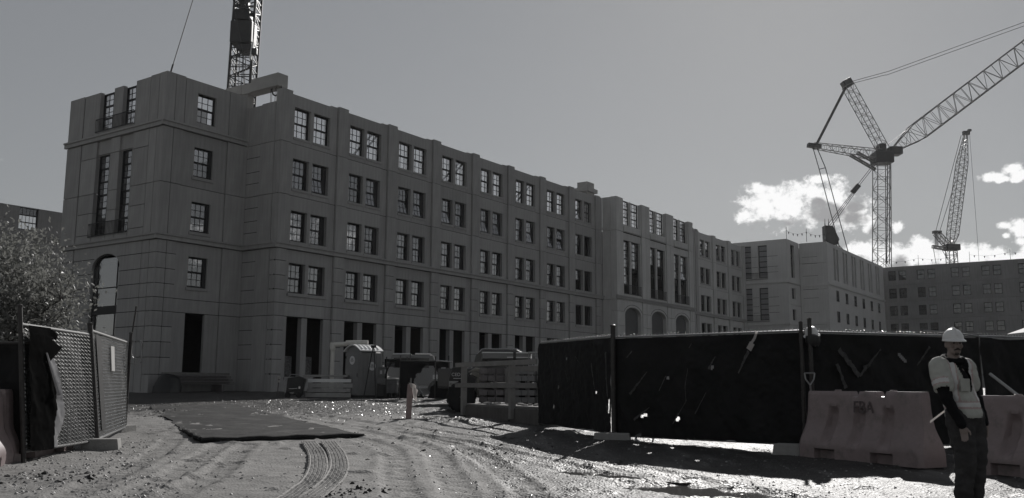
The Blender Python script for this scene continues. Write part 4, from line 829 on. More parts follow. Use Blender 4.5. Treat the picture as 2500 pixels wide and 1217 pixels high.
# ------------------------------------------------------------------ site fences
def seg_d(px, py, a, b):
    (x0, y0), (x1, y1) = a, b; dx, dy = x1 - x0, y1 - y0; t = np.clip(((px - x0) * dx + (py - y0) * dy) / (dx * dx + dy * dy), 0, 1)
    return np.hypot(px - x0 - t * dx, py - y0 - t * dy), t
def fabric(w, h, m, slits=(), name='windscreen', step=0.028, fold=0.06, seed=1, edge=None, sag=0.02, left=None):
    """woven sheet in the x-z plane (front = -y) with folds, slits cut through, optional ragged edge(x limit by height)"""
    nx, nz = int(w / step) + 1, int(h / step) + 1; xs = np.linspace(0, w, nx); zs = np.linspace(0, h, nz); X, Z = np.meshgrid(xs, zs)
    ph = X * 0.8 + Z * 0.62
    Yd = fold * (vnoise(X * 1.0 + seed * 7, Z * 0.45 + X * 0.5, 0.42, seed) - 0.5) + fold * 0.7 * (vnoise(ph + 3 * seed, Z * 0.3 - X * 0.3, 0.16, seed + 1) - 0.5) + 0.25 * fold * (vnoise(X, Z, 0.07, seed + 2) - 0.5)
    Yd = Yd * np.clip((h - Z) / 0.12, 0.15, 1)
    hole = np.zeros(X.shape, bool)
    for s in slits:
        wd_ = s[-1]; pts = s[0]
        for a, b in zip(pts[:-1], pts[1:]):
            d, t = seg_d(X, Z, a, b); hole |= d < 0.62 * wd_ * (0.35 + 0.9 * vnoise(X + seed, Z, 0.09, 33)); Yd = Yd - 0.02 * np.exp(-(d / 0.06) ** 2)
    if edge is not None:
        lim = np.interp(Z, [e[0] for e in edge], [e[1] for e in edge]); hole |= X > lim
    if left is not None: hole |= X < np.interp(Z, [e[0] for e in left], [e[1] for e in left])
    v = np.stack([X, Yd, Z + sag * np.sin(X * 4 + seed) * (1 - Z / h) * 0.5], -1).reshape(-1, 3)
    i = (np.arange(nz - 1)[:, None] * nx + np.arange(nx - 1)[None, :]); hc = (hole[:-1, :-1] | hole[1:, 1:] | hole[:-1, 1:] | hole[1:, :-1]); i = i[~hc]
    f = np.stack([i, i + 1, i + nx + 1, i + nx], -1)
    me = bpy.data.meshes.new(name); me.from_pydata(v.tolist(), [], f.tolist()); me.materials.append(m)
    me.polygons.foreach_set('use_smooth', np.ones(len(f), bool)); me.update(); return me
def chain_link(w, h, pitch, r=0.0022, seed=0):
    b = MB(); n = int(w / pitch); k = int(h / (pitch * 0.5)); rr = np.random.default_rng(seed)
    for i in range(n + 1):
        pts = []
        for j in range(k + 1):
            x = (i + (0.5 if j % 2 else -0.5) * 1.0) * pitch; pts.append((min(max(x, 0), w) + rr.normal() * 0.002, 0.006 * (1 if j % 2 else -1) * (1 if i % 2 else -1), j * pitch * 0.5))
        for p, q in zip(pts[:-1], pts[1:]): b.tube(p, q, r, 3, cap=False)
    return b
def place(p, q, zoff=0.0):
    a = math.atan2(q[1] - p[1], q[0] - p[0]); return Vector((p[0], p[1], G(p[1]) + zoff)), a, math.hypot(q[0] - p[0], q[1] - p[1])
def knuckles(b, w, z, step=0.085, h=0.05):
    for i in range(int(w / step)):
        x = (i + 0.5) * step; b.tube((x - 0.012, 0, z), (x + 0.010, 0.006, z + h * random.uniform(.6, 1.2)), 0.005, 4); b.tube((x + 0.012, 0, z), (x - 0.008, -0.006, z + h * random.uniform(.6, 1.2)), 0.005, 4)
def fence_panel(name, label, p, q, h, slits, seed, bottom=0.07, bot_end=None, patches=(), group='windscreen fence panels on the right', top_end=None, straps=()):
    loc, a, L = place(p, q); t = thing(name, label, 'fence panel', loc, a, group)
    dz = G(q[1]) - G(p[1]) + (top_end or 0); be = (bottom if bot_end is None else bot_end)
    sk = Matrix(((1, 0, 0, 0), (0, 1, 0, 0), (dz / L, 0, 1, 0), (0, 0, 0, 1)))
    b = MB(); b.tube((0.03, 0.03, h), (L - 0.03, 0.03, h), 0.021, 8); r_ = b.build('top_rail', GALV, t, smooth=True)
    b = MB(); b.tube((0.03, 0.03, bottom), (L - 0.03, 0.03, be), 0.021, 8); r2 = b.build('bottom_rail', GALV, t, smooth=True)
    b = MB(); b.tube((0.03, 0.03, bottom - 0.05), (0.03, 0.03, h + 0.02), 0.021, 8); b2 = b.build('side_post', POSTD, t)
    b = MB(); b.tube((L - 0.03, 0.03, be - 0.05), (L - 0.03, 0.03, h + 0.02), 0.021, 8); b3 = b.build('side_post', POSTD, t)
    me = fabric(L - 0.05, h - bottom - 0.03, FABRIC, slits, seed=seed); f = link('windscreen', me, t, (0.03, -0.012, bottom))
    if bot_end is not None:
        for v in me.vertices: v.co.z = h - bottom - 0.03 - (h - bottom - 0.03 - v.co.z) * (1 - (v.co.x / L) * (be - bottom) / (h - bottom))
    kb = MB(); knuckles(kb, L, h); k_ = stuff(kb.build('chain_link_edge', WIRE, t, (0, 0.03, 0)))
    for (pts, w0, w1) in patches:  # pale strips laid on the fabric as painted crease sheen
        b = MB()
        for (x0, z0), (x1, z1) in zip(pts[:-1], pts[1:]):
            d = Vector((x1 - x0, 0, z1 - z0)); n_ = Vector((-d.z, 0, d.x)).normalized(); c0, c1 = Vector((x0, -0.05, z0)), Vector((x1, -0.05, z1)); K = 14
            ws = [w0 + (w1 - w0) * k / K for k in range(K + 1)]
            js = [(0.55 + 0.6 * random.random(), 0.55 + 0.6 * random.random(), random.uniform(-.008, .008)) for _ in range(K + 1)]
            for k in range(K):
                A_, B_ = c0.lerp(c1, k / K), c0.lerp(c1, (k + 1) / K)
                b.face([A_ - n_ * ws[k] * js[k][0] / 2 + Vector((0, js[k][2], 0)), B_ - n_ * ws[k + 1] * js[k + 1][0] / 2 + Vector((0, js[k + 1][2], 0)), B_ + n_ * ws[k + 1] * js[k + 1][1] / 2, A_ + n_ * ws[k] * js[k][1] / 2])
        b.build('crease_sheen', FABRICT, t)
    for (pts, w0) in straps:
        b = MB()
        for (x0, z0), (x1, z1) in zip(pts[:-1], pts[1:]):
            d = Vector((x1 - x0, 0, z1 - z0)); n_ = Vector((-d.z, 0, d.x)).normalized() * w0 / 2
            b.face([Vector((x0, -0.06, z0)) - n_, Vector((x1, -0.055, z1)) - n_, Vector((x1, -0.055, z1)) + n_, Vector((x0, -0.06, z0)) + n_])
        b.build('tie_strap', TAPE, t)
    for o in t.children: o.matrix_basis = sk @ o.matrix_basis
    return t
PA, PB, PC, PD, PE = (0.68, 23.19), (2.06, 19.05), (4.97, 15.9), (8.9, 17.6), (12.7, 19.4)
z_ = lambda v: v - 0.10
s1 = [([(1.9, z_(1.63)), (1.85, z_(1.66))], 0.02), ([(3.40, z_(0.90)), (3.55, z_(0.91))], 0.013), ([(1.37, z_(0.96)), (1.39, z_(1.0))], 0.02), ([(1.03, z_(0.56)), (1.05, z_(0.47))], 0.022), ([(4.24, z_(0.75)), (4.24, z_(0.52))], 0.026)]
s2 = [([(0.74, z_(0.475)), (0.88, z_(0.535))], 0.016), ([(1.58, z_(0.40)), (1.72, z_(0.58))], 0.009), ([(1.86, z_(1.0)), (1.87, z_(1.14))], 0.009), ([(2.40, z_(1.40)), (2.45, z_(1.46))], 0.018), ([(1.39, z_(1.24)), (1.41, z_(1.27))], 0.02), ([(3.44, z_(0.95)), (3.49, z_(1.0))], 0.018)]
s3 = [([(0.8, z_(0.9)), (1.0, z_(0.95))], 0.012), ([(2.2, z_(1.75)), (2.35, z_(1.6))], 0.012)]
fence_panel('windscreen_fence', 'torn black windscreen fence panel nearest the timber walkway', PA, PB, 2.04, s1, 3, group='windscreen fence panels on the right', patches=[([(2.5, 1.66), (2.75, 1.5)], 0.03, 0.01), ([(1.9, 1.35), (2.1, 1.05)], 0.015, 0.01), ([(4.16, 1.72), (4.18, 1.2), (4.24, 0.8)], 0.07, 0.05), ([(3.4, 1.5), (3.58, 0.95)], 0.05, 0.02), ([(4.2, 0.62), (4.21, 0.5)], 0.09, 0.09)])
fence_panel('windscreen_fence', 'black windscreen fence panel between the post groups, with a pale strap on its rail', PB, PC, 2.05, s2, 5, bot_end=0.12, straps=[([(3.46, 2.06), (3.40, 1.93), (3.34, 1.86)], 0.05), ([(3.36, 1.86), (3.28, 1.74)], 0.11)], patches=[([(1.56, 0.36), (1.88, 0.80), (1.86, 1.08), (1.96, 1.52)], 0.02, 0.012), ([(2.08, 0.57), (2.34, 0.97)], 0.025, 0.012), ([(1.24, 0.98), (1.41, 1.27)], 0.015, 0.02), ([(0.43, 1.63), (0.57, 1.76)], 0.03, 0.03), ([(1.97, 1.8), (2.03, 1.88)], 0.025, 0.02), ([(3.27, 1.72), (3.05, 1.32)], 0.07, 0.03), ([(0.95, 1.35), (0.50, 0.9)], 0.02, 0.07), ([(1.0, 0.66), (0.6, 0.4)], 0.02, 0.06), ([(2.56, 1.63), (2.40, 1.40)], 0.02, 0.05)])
fence_panel('windscreen_fence', 'black windscreen fence panel behind the plastic barriers, marked with pale V-shaped crease sheen', PC, PD, 2.07, s3, 8, patches=[([(0.81, 1.78), (1.24, 1.31)], 0.10, 0.11), ([(1.24, 1.31), (1.77, 1.79)], 0.06, 0.03), ([(0.75, 1.52), (0.92, 1.10)], 0.07, 0.08), ([(2.96, 1.86), (2.62, 1.51)], 0.06, 0.025), ([(1.35, 1.44), (1.5, 1.52)], 0.12, 0.05)])
fence_panel('windscreen_fence', 'black windscreen fence panel running out of the picture behind the man in the vest', PD, PE, 2.07, [], 11)
def pole(label, x, y, h, r=0.035, lean=(0, 0), m=None, grp='fence posts', name='steel_pole'):
    b = MB(); z = G(y); b.tube((0, 0, -0.05), (lean[0], lean[1], h), r, 10); t = b.build(name, m or POSTD, None, (x, y, z), smooth=True)
    tag(t, label, 'post', grp); b = MB(); b.lathe([(r * 1.12, 0), (r * 1.12, 0.03), (r * 0.5, 0.045)], (lean[0], lean[1], h - 0.01), 10); b.build('post_cap', POSTD, t); return t
pole('thick dark fence post standing in a concrete foot between the two near right panels', 2.08, 18.93, 2.28, 0.052)
pole('left of the paired tall fence posts beside the hanging hard hat', 4.93, 15.72, 2.20, 0.032); pole('right of the paired tall fence posts beside the hanging hard hat', 5.06, 15.66, 2.26, 0.036)
def foot(label, x, y, rz, s=(0.75, 0.24, 0.16), grp='concrete fence feet'):
    b = MB(); b.prism([(-s[0] / 2, 0), (s[0] / 2, 0), (s[0] / 2 - 0.03, s[2]), (-s[0] / 2 + 0.03, s[2])], -s[1] / 2, s[1] / 2); t = b.build('concrete_block', BLOCK, None, (x, y, G(y) - 0.02), (0, 0, rz), bevel=0.018); return tag(t, label, 'concrete block', grp)
foot('concrete fence foot under the thick dark post, with a coil of hose beside it', 2.02, 18.72, R(-12)); foot('concrete fence foot beside the left end of the nearest barrier', 4.72, 15.75, R(-30), (0.62, 0.3, 0.2))
hs = MB(); pts = []
for k in range(80): t = k / 79 * 2 * math.pi * 3.2; pts.append((0.17 * math.cos(t) + 0.012 * math.sin(k), 0.16 * math.sin(t), 0.03 + 0.05 * k / 79 + 0.02 * math.sin(t * 1.3)))
hs.path(pts, 0.016, 6); tag(hs.build('hose_coil', GALV, None, (2.62, 18.42, G(18.4)), (R(38), 0, 0)), 'coil of pale hose lying against the fence foot', 'hose')
# hard hat / tarp bundle hung between the twin posts, shovel leaning there
hb = MB(); hb.lathe([(0.01, 0.15), (0.07, 0.135), (0.105, 0.08), (0.115, 0.0), (0.14, -0.01)], (0, 0, 0), 18); hh = hb.build('hard_hat', WHITEP, None, (5.13, 15.78, G(15.8) + 2.0), (R(16), R(-22), 0.4), smooth=True); tag(hh, 'white hard hat hung on the paired fence posts', 'hard hat')
cb = MB(); cb.lathe([(0.02, -0.20), (0.09, -0.18), (0.125, -0.09), (0.12, 0.0), (0.04, 0.03)], (0, 0, 0), 14); tag(cb.build('cloth_bundle', BLACKP, None, (5.12, 15.70, G(15.8) + 1.98), smooth=True), 'dark cloth bundle hanging below the white hard hat', 'bundle')
sh = thing('shovel', 'shovel standing handle up against the paired fence posts', 'shovel', (5.02, 15.45, G(15.4)))
b = MB(); b.tube((0.02, 0, 0.25), (-0.02, 0.12, 1.16), 0.017, 8); b.build('shaft', WOODP, sh)
b = MB(); b.path([(-0.02, 0.12, 1.16), (-0.09, 0.13, 1.26), (-0.10, 0.14, 1.36), (0.07, 0.14, 1.36), (0.05, 0.13, 1.26), (-0.02, 0.12, 1.16)], 0.013, 6); b.build('grip', GALV, sh)
b = MB(); b.prism([(-0.11, 0.28), (-0.11, 0.08), (0, -0.02), (0.11, 0.08), (0.11, 0.28)], -0.01, 0.006); b.build('blade', GALV, sh)

# ---- left: gate leaves with bare chain link, loose windscreen and plastic sheet
L0, L1, L2 = (-7.16, 13.86), (-7.15, 16.29), (-8.36, 20.31)
def leaning(t, lean0, lean1, L):           # lean the panel: shift along its own normal with height
    for o in t.children:
        if o.type != 'MESH': continue
        o.data = o.data.copy() if o.data.users > 1 else o.data
        for v in o.data.vertices:
            c = o.matrix_basis @ v.co; k = min(max(c.x / L, 0), 1); v.co.y += (lean0 * (1 - k) + lean1 * k) * c.z / 2.0
        o.data.update()
def left_leaf(p, q, label, lean0, lean1, seed, base=0.16):
    loc, a, L = place(p, q); t = thing('windscreen_fence', label, 'fence panel', loc, a, 'chain link gate leaves on the left'); dz = G(q[1]) - G(p[1])
    b = MB(); b.tube((0, 0, 2.03), (L, 0, 2.03 - 0.03), 0.028, 10); b.build('top_rail', DULLP, t, smooth=True)
    b = MB(); b.tube((0, 0, base), (L, 0, base + 0.02), 0.026, 10); b.build('bottom_rail', DULLP, t, smooth=True)
    stuff(chain_link(L, 1.82, 0.062, 0.0042, seed).build('chain_link', WIRE, t, (0, -0.03, base + 0.02)))
    kb = MB(); knuckles(kb, L, 2.03, 0.062, 0.03); stuff(kb.build('chain_link_edge', WIRE, t))
    return t, L
ta, La = left_leaf(L0, L1, 'near chain link leaf on the left with a torn black flap and clear plastic sheet', 0.22, 0.26, 1)
link('debris_net', fabric(La - 0.05, 1.80, MESHC, [], 'debris_net', 0.05, 0.05, 4), ta, (0.03, 0.03, 0.18))
eb = [(0, 0.72), (0.27, 0.74), (0.7, 0.86), (1.0, 0.90), (1.2, 0.78), (1.37, 0.66), (1.5, 0.58), (1.6, 0.50), (1.68, 0.92), (1.76, 1.0), (1.9, 0.62)]
fl = link('windscreen', fabric(1.2, 1.86, FABRICK, [], 'windscreen', 0.022, 0.05, 9, edge=eb), ta, (0.02, -0.11, 0.16))
es = [(0, 0.95), (0.22, 1.06), (0.46, 1.22), (0.79, 1.14), (1.18, 1.02), (1.5, 0.86), (1.7, 0.80), (1.9, 0.80)]
link('plastic_sheet', fabric(1.4, 1.82, SHEET, [], 'plastic_sheet', 0.026, 0.07, 14, edge=es, left=[(z, x - 0.22) for z, x in eb]), ta, (0.02, -0.045, 0.18))
b = MB(); b.tube((0.48, -0.15, 1.62), (0.80, -0.17, 0.98), 0.012, 5, 0.035); b.build('sheet_roll', SHEET, ta)
b = MB(); b.face([(0.30, -0.10, 1.98), (0.98, -0.16, 1.72), (0.60, -0.15, 1.50), (0.34, -0.12, 1.55)]); b.build('flap', FABRICK, ta)
tb_, Lb = left_leaf(L1, L2, 'far chain link leaf on the left backed with dusty netting, a white tag on it', 0.26, 0.08, 2)
link('debris_net', fabric(Lb - 0.05, 1.80, mat('dusty_netting', (0.13, 0.13, 0.128), 0.7, 0.2, var=0.35, vscale=5, trans=0.3, bump=0.4, bscale=50), [], 'debris_net', 0.05, 0.09, 6), tb_, (0.03, 0.03, 0.18))
b = MB(); b.box(1.75, 2.15, -0.06, -0.052, 1.35, 1.83); b.build('tag', CONCN, tb_)
b = MB(); b.box(0.25, 0.75, -0.05, -0.04, 0.3, 1.95); b.build('netting_overlap', MESHC, tb_)
leaning(ta, 0.22, 0.26, La); leaning(tb_, 0.26, 0.08, Lb)
pole('dark fence post at the near end of the left gate leaves, wrapped with chain', L0[0], L0[1], 2.3, 0.036, (-0.25, 0), grp='posts of the left gate leaves')
pole('dark leaning fence post in the white concrete foot on the left', L1[0] + 0.02, L1[1] - 0.06, 2.14, 0.045, (-0.29, 0), grp='posts of the left gate leaves')
pole('far dark fence post with a wire loop hanging from it', L2[0], L2[1] - 0.02, 2.12, 0.036, (0.0, 0), grp='posts of the left gate leaves')
pole('thin leaning rod behind the far fence post', L2[0] - 0.42, L2[1] + 0.6, 2.75, 0.018, (0.16, 0.2), grp='posts of the left gate leaves', name='steel_rod')
b = MB(); b.path([(0.05 * math.sin(3 * t) + 0.16 * math.sin(t), 0.02 * math.cos(5 * t), 1.98 - 0.52 * (1 - math.cos(t)) / 2) for t in np.linspace(0, 2 * math.pi, 24)], 0.012, 5); b.path([(0.11 * math.sin(t), 0.03, 1.98 - 0.42 * (1 - math.cos(t)) / 2) for t in np.linspace(0, 2 * math.pi, 20)], 0.01, 5)
tag(b.build('wire_loop', GALV, None, (L2[0] + 0.12, L2[1], G(L2[1]))), 'loop of pale cable hanging on the far left fence post', 'cable')
foot('pale concrete foot under the leaning left post', L1[0] + 0.13, L1[1] - 0.18, R(12), (0.62, 0.30, 0.20), 'left concrete feet'); foot('concrete foot at the far end of the left leaves', L2[0] - 0.05, L2[1] + 0.05, R(80), (0.6, 0.26, 0.16), 'left concrete feet')
loc, a, L = place((-10.6, 14.9), (-7.26, 13.95)); t = thing('windscreen_fence', 'plain black windscreen panel at the far left edge below the tree', 'fence panel', loc, a)
link('windscreen', fabric(L, 1.62, FABRIC, [], seed=21), t, (0, 0, 0.1)); b = MB(); b.tube((0, 0, 1.74), (L, 0, 1.74), 0.02, 8); b.build('top_rail', POSTD, t)
# ------------------------------------------------------------------ water-filled barriers
def barrier_mesh(L=2.15, H=1.08):
    zs = [0, .04, .09, .14, .17, .19, .22, .27, .32, .38, .44, .5, .57, .64, .71, .78, .84, .9, .95, .99, 1.01, 1.03, 1.045, 1.06, H]; xs = list(np.linspace(0, 1, 92))
    def half(z):
        if z < 0.2: return 0.30
        if z < 0.62: u = (z - 0.2) / 0.42; return 0.30 - 0.15 * (u * u * (3 - 2 * u))
        return 0.15 - 0.045 * (z - 0.62) / 0.46
    V = []; Fc = []
    def st(x, a, b_, s): return float(smooth01(np.array((x - a) / s))) * float(smooth01(np.array((b_ - x) / s)))
    def pt(xr, z, side):
        e = 0.16 * (1 - float(smooth01(np.array((z - 0.1) / 0.75))))
        x = -0.06 + 0.0 + (L + 0.02) * xr; x = -e * 0.6 + (L + e * 1.2) * xr
        y = half(z)
        for c in (0.26, 0.50, 0.74):                       # three flutes
            s_ = st(xr, c - 0.052 - 0.03 * (0.9 - z), c + 0.052 - 0.03 * (0.9 - z), 0.022) * st(z, 0.24, 0.83, 0.07); y -= 0.085 * s_
        for c in (0.24, 0.70): y -= 0.13 * st(xr, c - 0.085, c + 0.085, 0.012) * st(z, -0.3, 0.17, 0.03)   # fork slots
        zz = z
        if z > 0.98:
            for c, w in ((0.44, 0.042), (0.67, 0.042)): zz = min(zz, z - (z - 0.98) * 0.75 * st(xr, c - w, c + w, 0.008))
            q = (z - 1.01) / (H - 1.01)
            if q > 0: y -= 0.025 * q * q
        ex = min(xr, 1 - xr); y *= 0.82 + 0.18 * float(smooth01(np.array(ex / 0.03)))
        return (x, -y if side == 0 else y, zz)
    n, m_ = len(xs), len(zs)
    for side in (0, 1):
        base = len(V)
        for z in zs:
            for x in xs: V.append(pt(x, z, side))
        for j in range(m_ - 1):
            for i in range(n - 1):
                q = (base + j * n + i, base + j * n + i + 1, base + (j + 1) * n + i + 1, base + (j + 1) * n + i); Fc.append(q if side == 0 else q[::-1])
    o2 = n * m_
    for i in range(n - 1): Fc.append(((m_ - 1) * n + i, (m_ - 1) * n + i + 1, o2 + (m_ - 1) * n + i + 1, o2 + (m_ - 1) * n + i))
    for j in range(m_ - 1): Fc.append((j * n, (j + 1) * n, o2 + (j + 1) * n, o2 + j * n)); Fc.append((j * n + n - 1, o2 + j * n + n - 1, o2 + (j + 1) * n + n - 1, (j + 1) * n + n - 1))
    me = bpy.data.meshes.new('barrier_shell'); me.from_pydata(V, [], Fc); me.materials.append(BARR); smooth_mesh(me, 0.9); return me
BM_ = barrier_mesh()
def text_mesh(txt, size, m, name, ext=0.002, squash=1.0):
    cu = bpy.data.curves.new(name, 'FONT'); cu.body = txt; cu.size = size; cu.extrude = ext; cu.align_x = 'CENTER'; cu.align_y = 'CENTER'
    o = bpy.data.objects.new(name, cu); COL.objects.link(o); dg = bpy.context.evaluated_depsgraph_get(); me = bpy.data.meshes.new_from_object(o.evaluated_get(dg)); bpy.data.objects.remove(o); me.materials.clear(); me.materials.append(m); return me
def barrier(label, p, q, text=False, tilt=0.0):
    loc, a, L = place(p, q); t = thing('plastic_barrier', label, 'barrier', loc - Vector((0, 0, 0.015)), a, 'water filled plastic barriers'); o = link('shell', BM_, t)
    for x in (0.55, 1.6):
        b = MB(); b.lathe([(0.055, 0), (0.055, 0.02), (0.045, 0.028)], (x, 0, 1.075), 14); b.build('fill_cap', BARR, t)
    if text: link('stencil_lettering', text_mesh('FBA', 0.21, BARRM, 'stencil_lettering'), t, (1.14, -0.146, 0.83), (math.pi / 2 - 0.10, 0, 0)).scale = (1.1, 1.25, 1)
    return t
barrier('faded plastic barrier with dark stencilled letters and sunlit notched top left of the man', (5.02, 15.55), (6.13, 13.6), True)
barrier('faded plastic barrier right of the man with a tool handle leaning over it', (6.70, 13.3), (7.85, 11.35))
barrier('faded plastic barrier at the lower left edge in front of the gate post', (-7.30, 11.55), (-7.55, 13.65)); barrier('faded plastic barrier tucked behind the near left chain link leaf', (-7.60, 13.85), (-7.75, 15.95))
# tools over the right barrier
def tool(label, p, q, r=0.018, m=None):
    b = MB(); b.tube(p, q, r, 8); t = b.build('leaning_tool', m or WOODP, None); tag(t, label, 'tool handle', 'handles leaning on the right barriers'); return t
tool('dark wooden tool handle leaning over the barrier right of the man', (6.98, 13.55, 1.62), (7.62, 12.25, 0.55), 0.022, GALV); tool('second tool handle at the right edge against the fence', (7.55, 13.6, 1.60), (8.05, 13.2, 0.9), 0.02, WOODP)

rp = MB(); pts = []
for k in range(30):
    f = k / 29; q = Vector((7.6, 17.1)).lerp(Vector((12.3, 19.15)), f); pts.append((q.x - 7.6, q.y - 17.1 - 0.06, 2.14 + G(q.y) - G(17.1) - 0.11 * math.sin(math.pi * min(1, f * 1.6)) + 0.05 * math.sin(f * 9)))
rp.path(pts, 0.014, 6); tag(rp.build('slack_cable', GALV, None, (7.6, 17.1, G(17.1))), 'slack pale cable draped along the top of the fence behind the man', 'cable')
# ------------------------------------------------------------------ track mat, stakes, timber walkway
def poly_sheet(pts, n_u, n_v, fn):
    pass
mt = thing('track_mat', 'large dark ground mat with a thick front lip lying across the mud', 'mat', (-5.85, 17.7, G(17.7)))
Lp = [(-5.85, 17.7), (-7.1, 20.3), (-8.7, 23.9), (-10.9, 28.6), (-12.6, 32.6)]; Rp = [(-3.0, 19.14), (-4.31, 22.0), (-6.16, 25.7), (-8.3, 30.3), (-10.3, 34.4)]
V = []; Fc = []; NU, NV = 26, 90
for j in range(NV + 1):
    s = j / NV * (len(Lp) - 1); k = min(int(s), len(Lp) - 2); f = s - k
    a_ = Vector(Lp[k]).lerp(Vector(Lp[k + 1]), f); c_ = Vector(Rp[k]).lerp(Vector(Rp[k + 1]), f)
    for i in range(NU + 1):
        u = i / NU; p = a_.lerp(c_, u); wob = 0.05 * mnoise.noise((p.x * 0.5, p.y * 0.5, 1)) + 0.025 * mnoise.noise((p.x * 2, p.y * 2, 4))
        if i in (0, NU): p = p + Vector((0.10 * mnoise.noise((p.y * 0.9, i, 0)), 0.06 * mnoise.noise((p.y * 1.3, i, 5))))
        seam = -0.018 if abs((j / NV * 6) % 1 - 0.5) < 0.02 else 0.0
        V.append((p.x + 5.85, p.y - 17.7, G(p.y) - G(17.7) + 0.045 + wob * 0.7 + seam - 0.05 * max(0, mnoise.noise((p.x * 0.7, p.y * 0.35, 9)) + 0.1) * (0.5 if (i > NU - 2 or j > NV - 6) else 0)))
for j in range(NV):
    for i in range(NU): q = j * (NU + 1) + i; Fc.append((q, q + 1, q + NU + 2, q + NU + 1))
base = len(V)
rim = [i for i in range(NU + 1)] + [j * (NU + 1) + NU for j in range(1, NV + 1)] + [NV * (NU + 1) + i for i in range(NU - 1, -1, -1)] + [j * (NU + 1) for j in range(NV - 1, 0, -1)]
for r_ in rim: v = V[r_]; V.append((v[0], v[1], v[2] - 0.10))
for k in range(len(rim)): l = (k + 1) % len(rim); Fc.append((rim[l], rim[k], base + k, base + l))
me = bpy.data.meshes.new('mat_sheet'); me.from_pydata(V, [], Fc); me.materials.append(MATR); me.update(); link('mat_sheet', me, mt)
b = MB(); P_ = [(0 + 2.85 * k / 14, 1.44 * k / 14, 0.035 + G(17.7 + 1.44 * k / 14) - G(17.7) + 0.012 * math.sin(k * 1.7)) for k in range(15)]; b.path(P_, 0.05, 8); b.build('front_lip', MATR, mt, smooth=True)
b = MB(); P_ = [(Lp[0][0] + 5.85 + (Lp[1][0] - Lp[0][0]) * k / 10 + 0.03 * math.sin(k * 2.1), (Lp[1][1] - Lp[0][1]) * k / 10, 0.05 + 0.0185 * (Lp[1][1] - Lp[0][1]) * k / 10) for k in range(11)]; b.path(P_, 0.05, 8); b.build('side_lip', MATR, mt, smooth=True)
sk = thing('survey_stake', 'tall pink wooden stake with pale tape tied round its top in the open mud', 'stake', (-2.80, 25.5, G(25.5)), 0.2)
b = MB(); b.prism([(-0.075, 0), (0.075, 0), (0.085, 0.85), (0.08, 0.97), (-0.06, 0.97), (-0.07, 0.8)], -0.02, 0.02, Matrix.Rotation(R(1.5), 4, 'Y')); b.build('stake', STAKE, sk, bevel=0.006)
b = MB(); b.tube((0.04, 0, 0.9), (0.05, 0, 1.13), 0.03, 7, 0.022); b.build('stake_tip', WOOD, sk)
b = MB()
for (x, z0, z1) in ((0.10, 0.98, 0.55), (0.15, 0.86, 0.48), (0.02, 1.0, 0.84)): b.face([(x - .03, -0.03, z0), (x + .04, -0.035, z0 - .02), (x + .07, -0.06, z1), (x + .02, -0.05, z1 + .03)]); b.face([(x + .02, -0.03, z0), (x + .1, -0.01, z0 - .06), (x + .03, -0.02, z1 + .1)])
b.build('tape', TAPE, sk); b = MB(); b.box(-0.45, 0.5, -0.06, 0.06, -0.01, 0.03); b.build('foot_board', WOODP, sk)
sm = thing('marker_stake', 'thin marker stake with two pale bands near the corner of the building', 'stake', (-11.3, 45.0, G(45)))
b = MB(); b.tube((0, 0, 0), (0.06, 0, 0.85), 0.03, 6); b.build('stake', WOODP, sm); b = MB(); b.lathe([(0.07, 0.66), (0.07, 0.76)], (0.05, 0, 0), 8); b.lathe([(0.07, 0.82), (0.07, 0.93), (0.02, 0.95)], (0.06, 0, 0), 8); b.build('band', TAPE, sm)
# walkway of scaffold timber
W0, W1 = (-1.46, 27.75), (0.02, 24.75); loc, a, L = place(W0, W1)
wk = thing('timber_walkway', 'raised timber walkway with plank guardrails beside the fence', 'walkway', loc, a)
def wbox(name, *q, m=None, par=None): b = MB(); b.box(*q); return b.build(name, m or WOOD, par or wk, bevel=0.006, bseg=1)
LW = 4.9; H0 = 0.36
for x in (0.0, 3.22): wbox('guard_post', x, x + 0.15, -0.05, 0.09, 0.02, H0 + 1.18)
wbox('top_rail', -0.35, LW, -0.095, -0.052, H0 + 1.07, H0 + 1.20); wbox('mid_rail', -0.35, LW, -0.094, -0.052, H0 + 0.47, H0 + 0.60)
for k in range(5): y = 0.10 + k * 0.25; wbox('deck_plank', -0.05, LW, y, y + 0.235, H0 - 0.05 - 0.004 * (k % 2), H0 - 0.004 * (k % 2))
for x0, x1 in ((0.05, 1.3), (1.31, 3.1), (3.12, LW)): wbox('skirt_panel', x0, x1, 0.05, 0.085, -0.32, H0 - 0.06, m=mat('stained_plywood', (0.11, 0.105, 0.10), 0.8, 0.2, var=0.2, vscale=2.5, streak=0.2, rand=0.08))
for x in (0.3, 3.4): wbox('rear_post', x, x + 0.14, 1.35, 1.45, 0.0, H0 + 1.1)
wbox('rear_rail', 0, LW, 1.46, 1.5, H0 + 0.95, H0 + 1.1)
b = MB()
for k in range(26): x, y = random.uniform(0.3, LW - .2), random.uniform(0.15, 1.1); b.box(x, x + random.uniform(.05, .28), y, y + random.uniform(.04, .15), H0, H0 + random.uniform(.01, .06))
stuff(b.build('debris', WHITEP if False else M['pale_gravel'], wk))
# ------------------------------------------------------------------ plant and stores in front of the wing
def X(px, y): return (px - 1250.0) / 2248.2 * (y * 0.989)          # metres across at distance y
def tbox(par, name, m, *q, bev=0.01, rot=None): b = MB(); b.box(*q); return b.build(name, m, par, bevel=bev, bseg=1)
# portable toilet
Y = 43.5; pt = thing('portable_toilet', 'grey portable toilet with a bright ribbed white roof and round signs', 'toilet', (-6.95, Y, G(Y)), R(-44))
s = 0.59
b = MB(); b.box(-s, s, -s, s, 0.10, 2.06); b.build('cabin', PLASTG, pt, bevel=0.03)
b = MB(); b.box(-s - 0.03, s + 0.03, -s - 0.03, s + 0.03, 0.0, 0.12); b.build('base', BLACKP, pt, bevel=0.02)
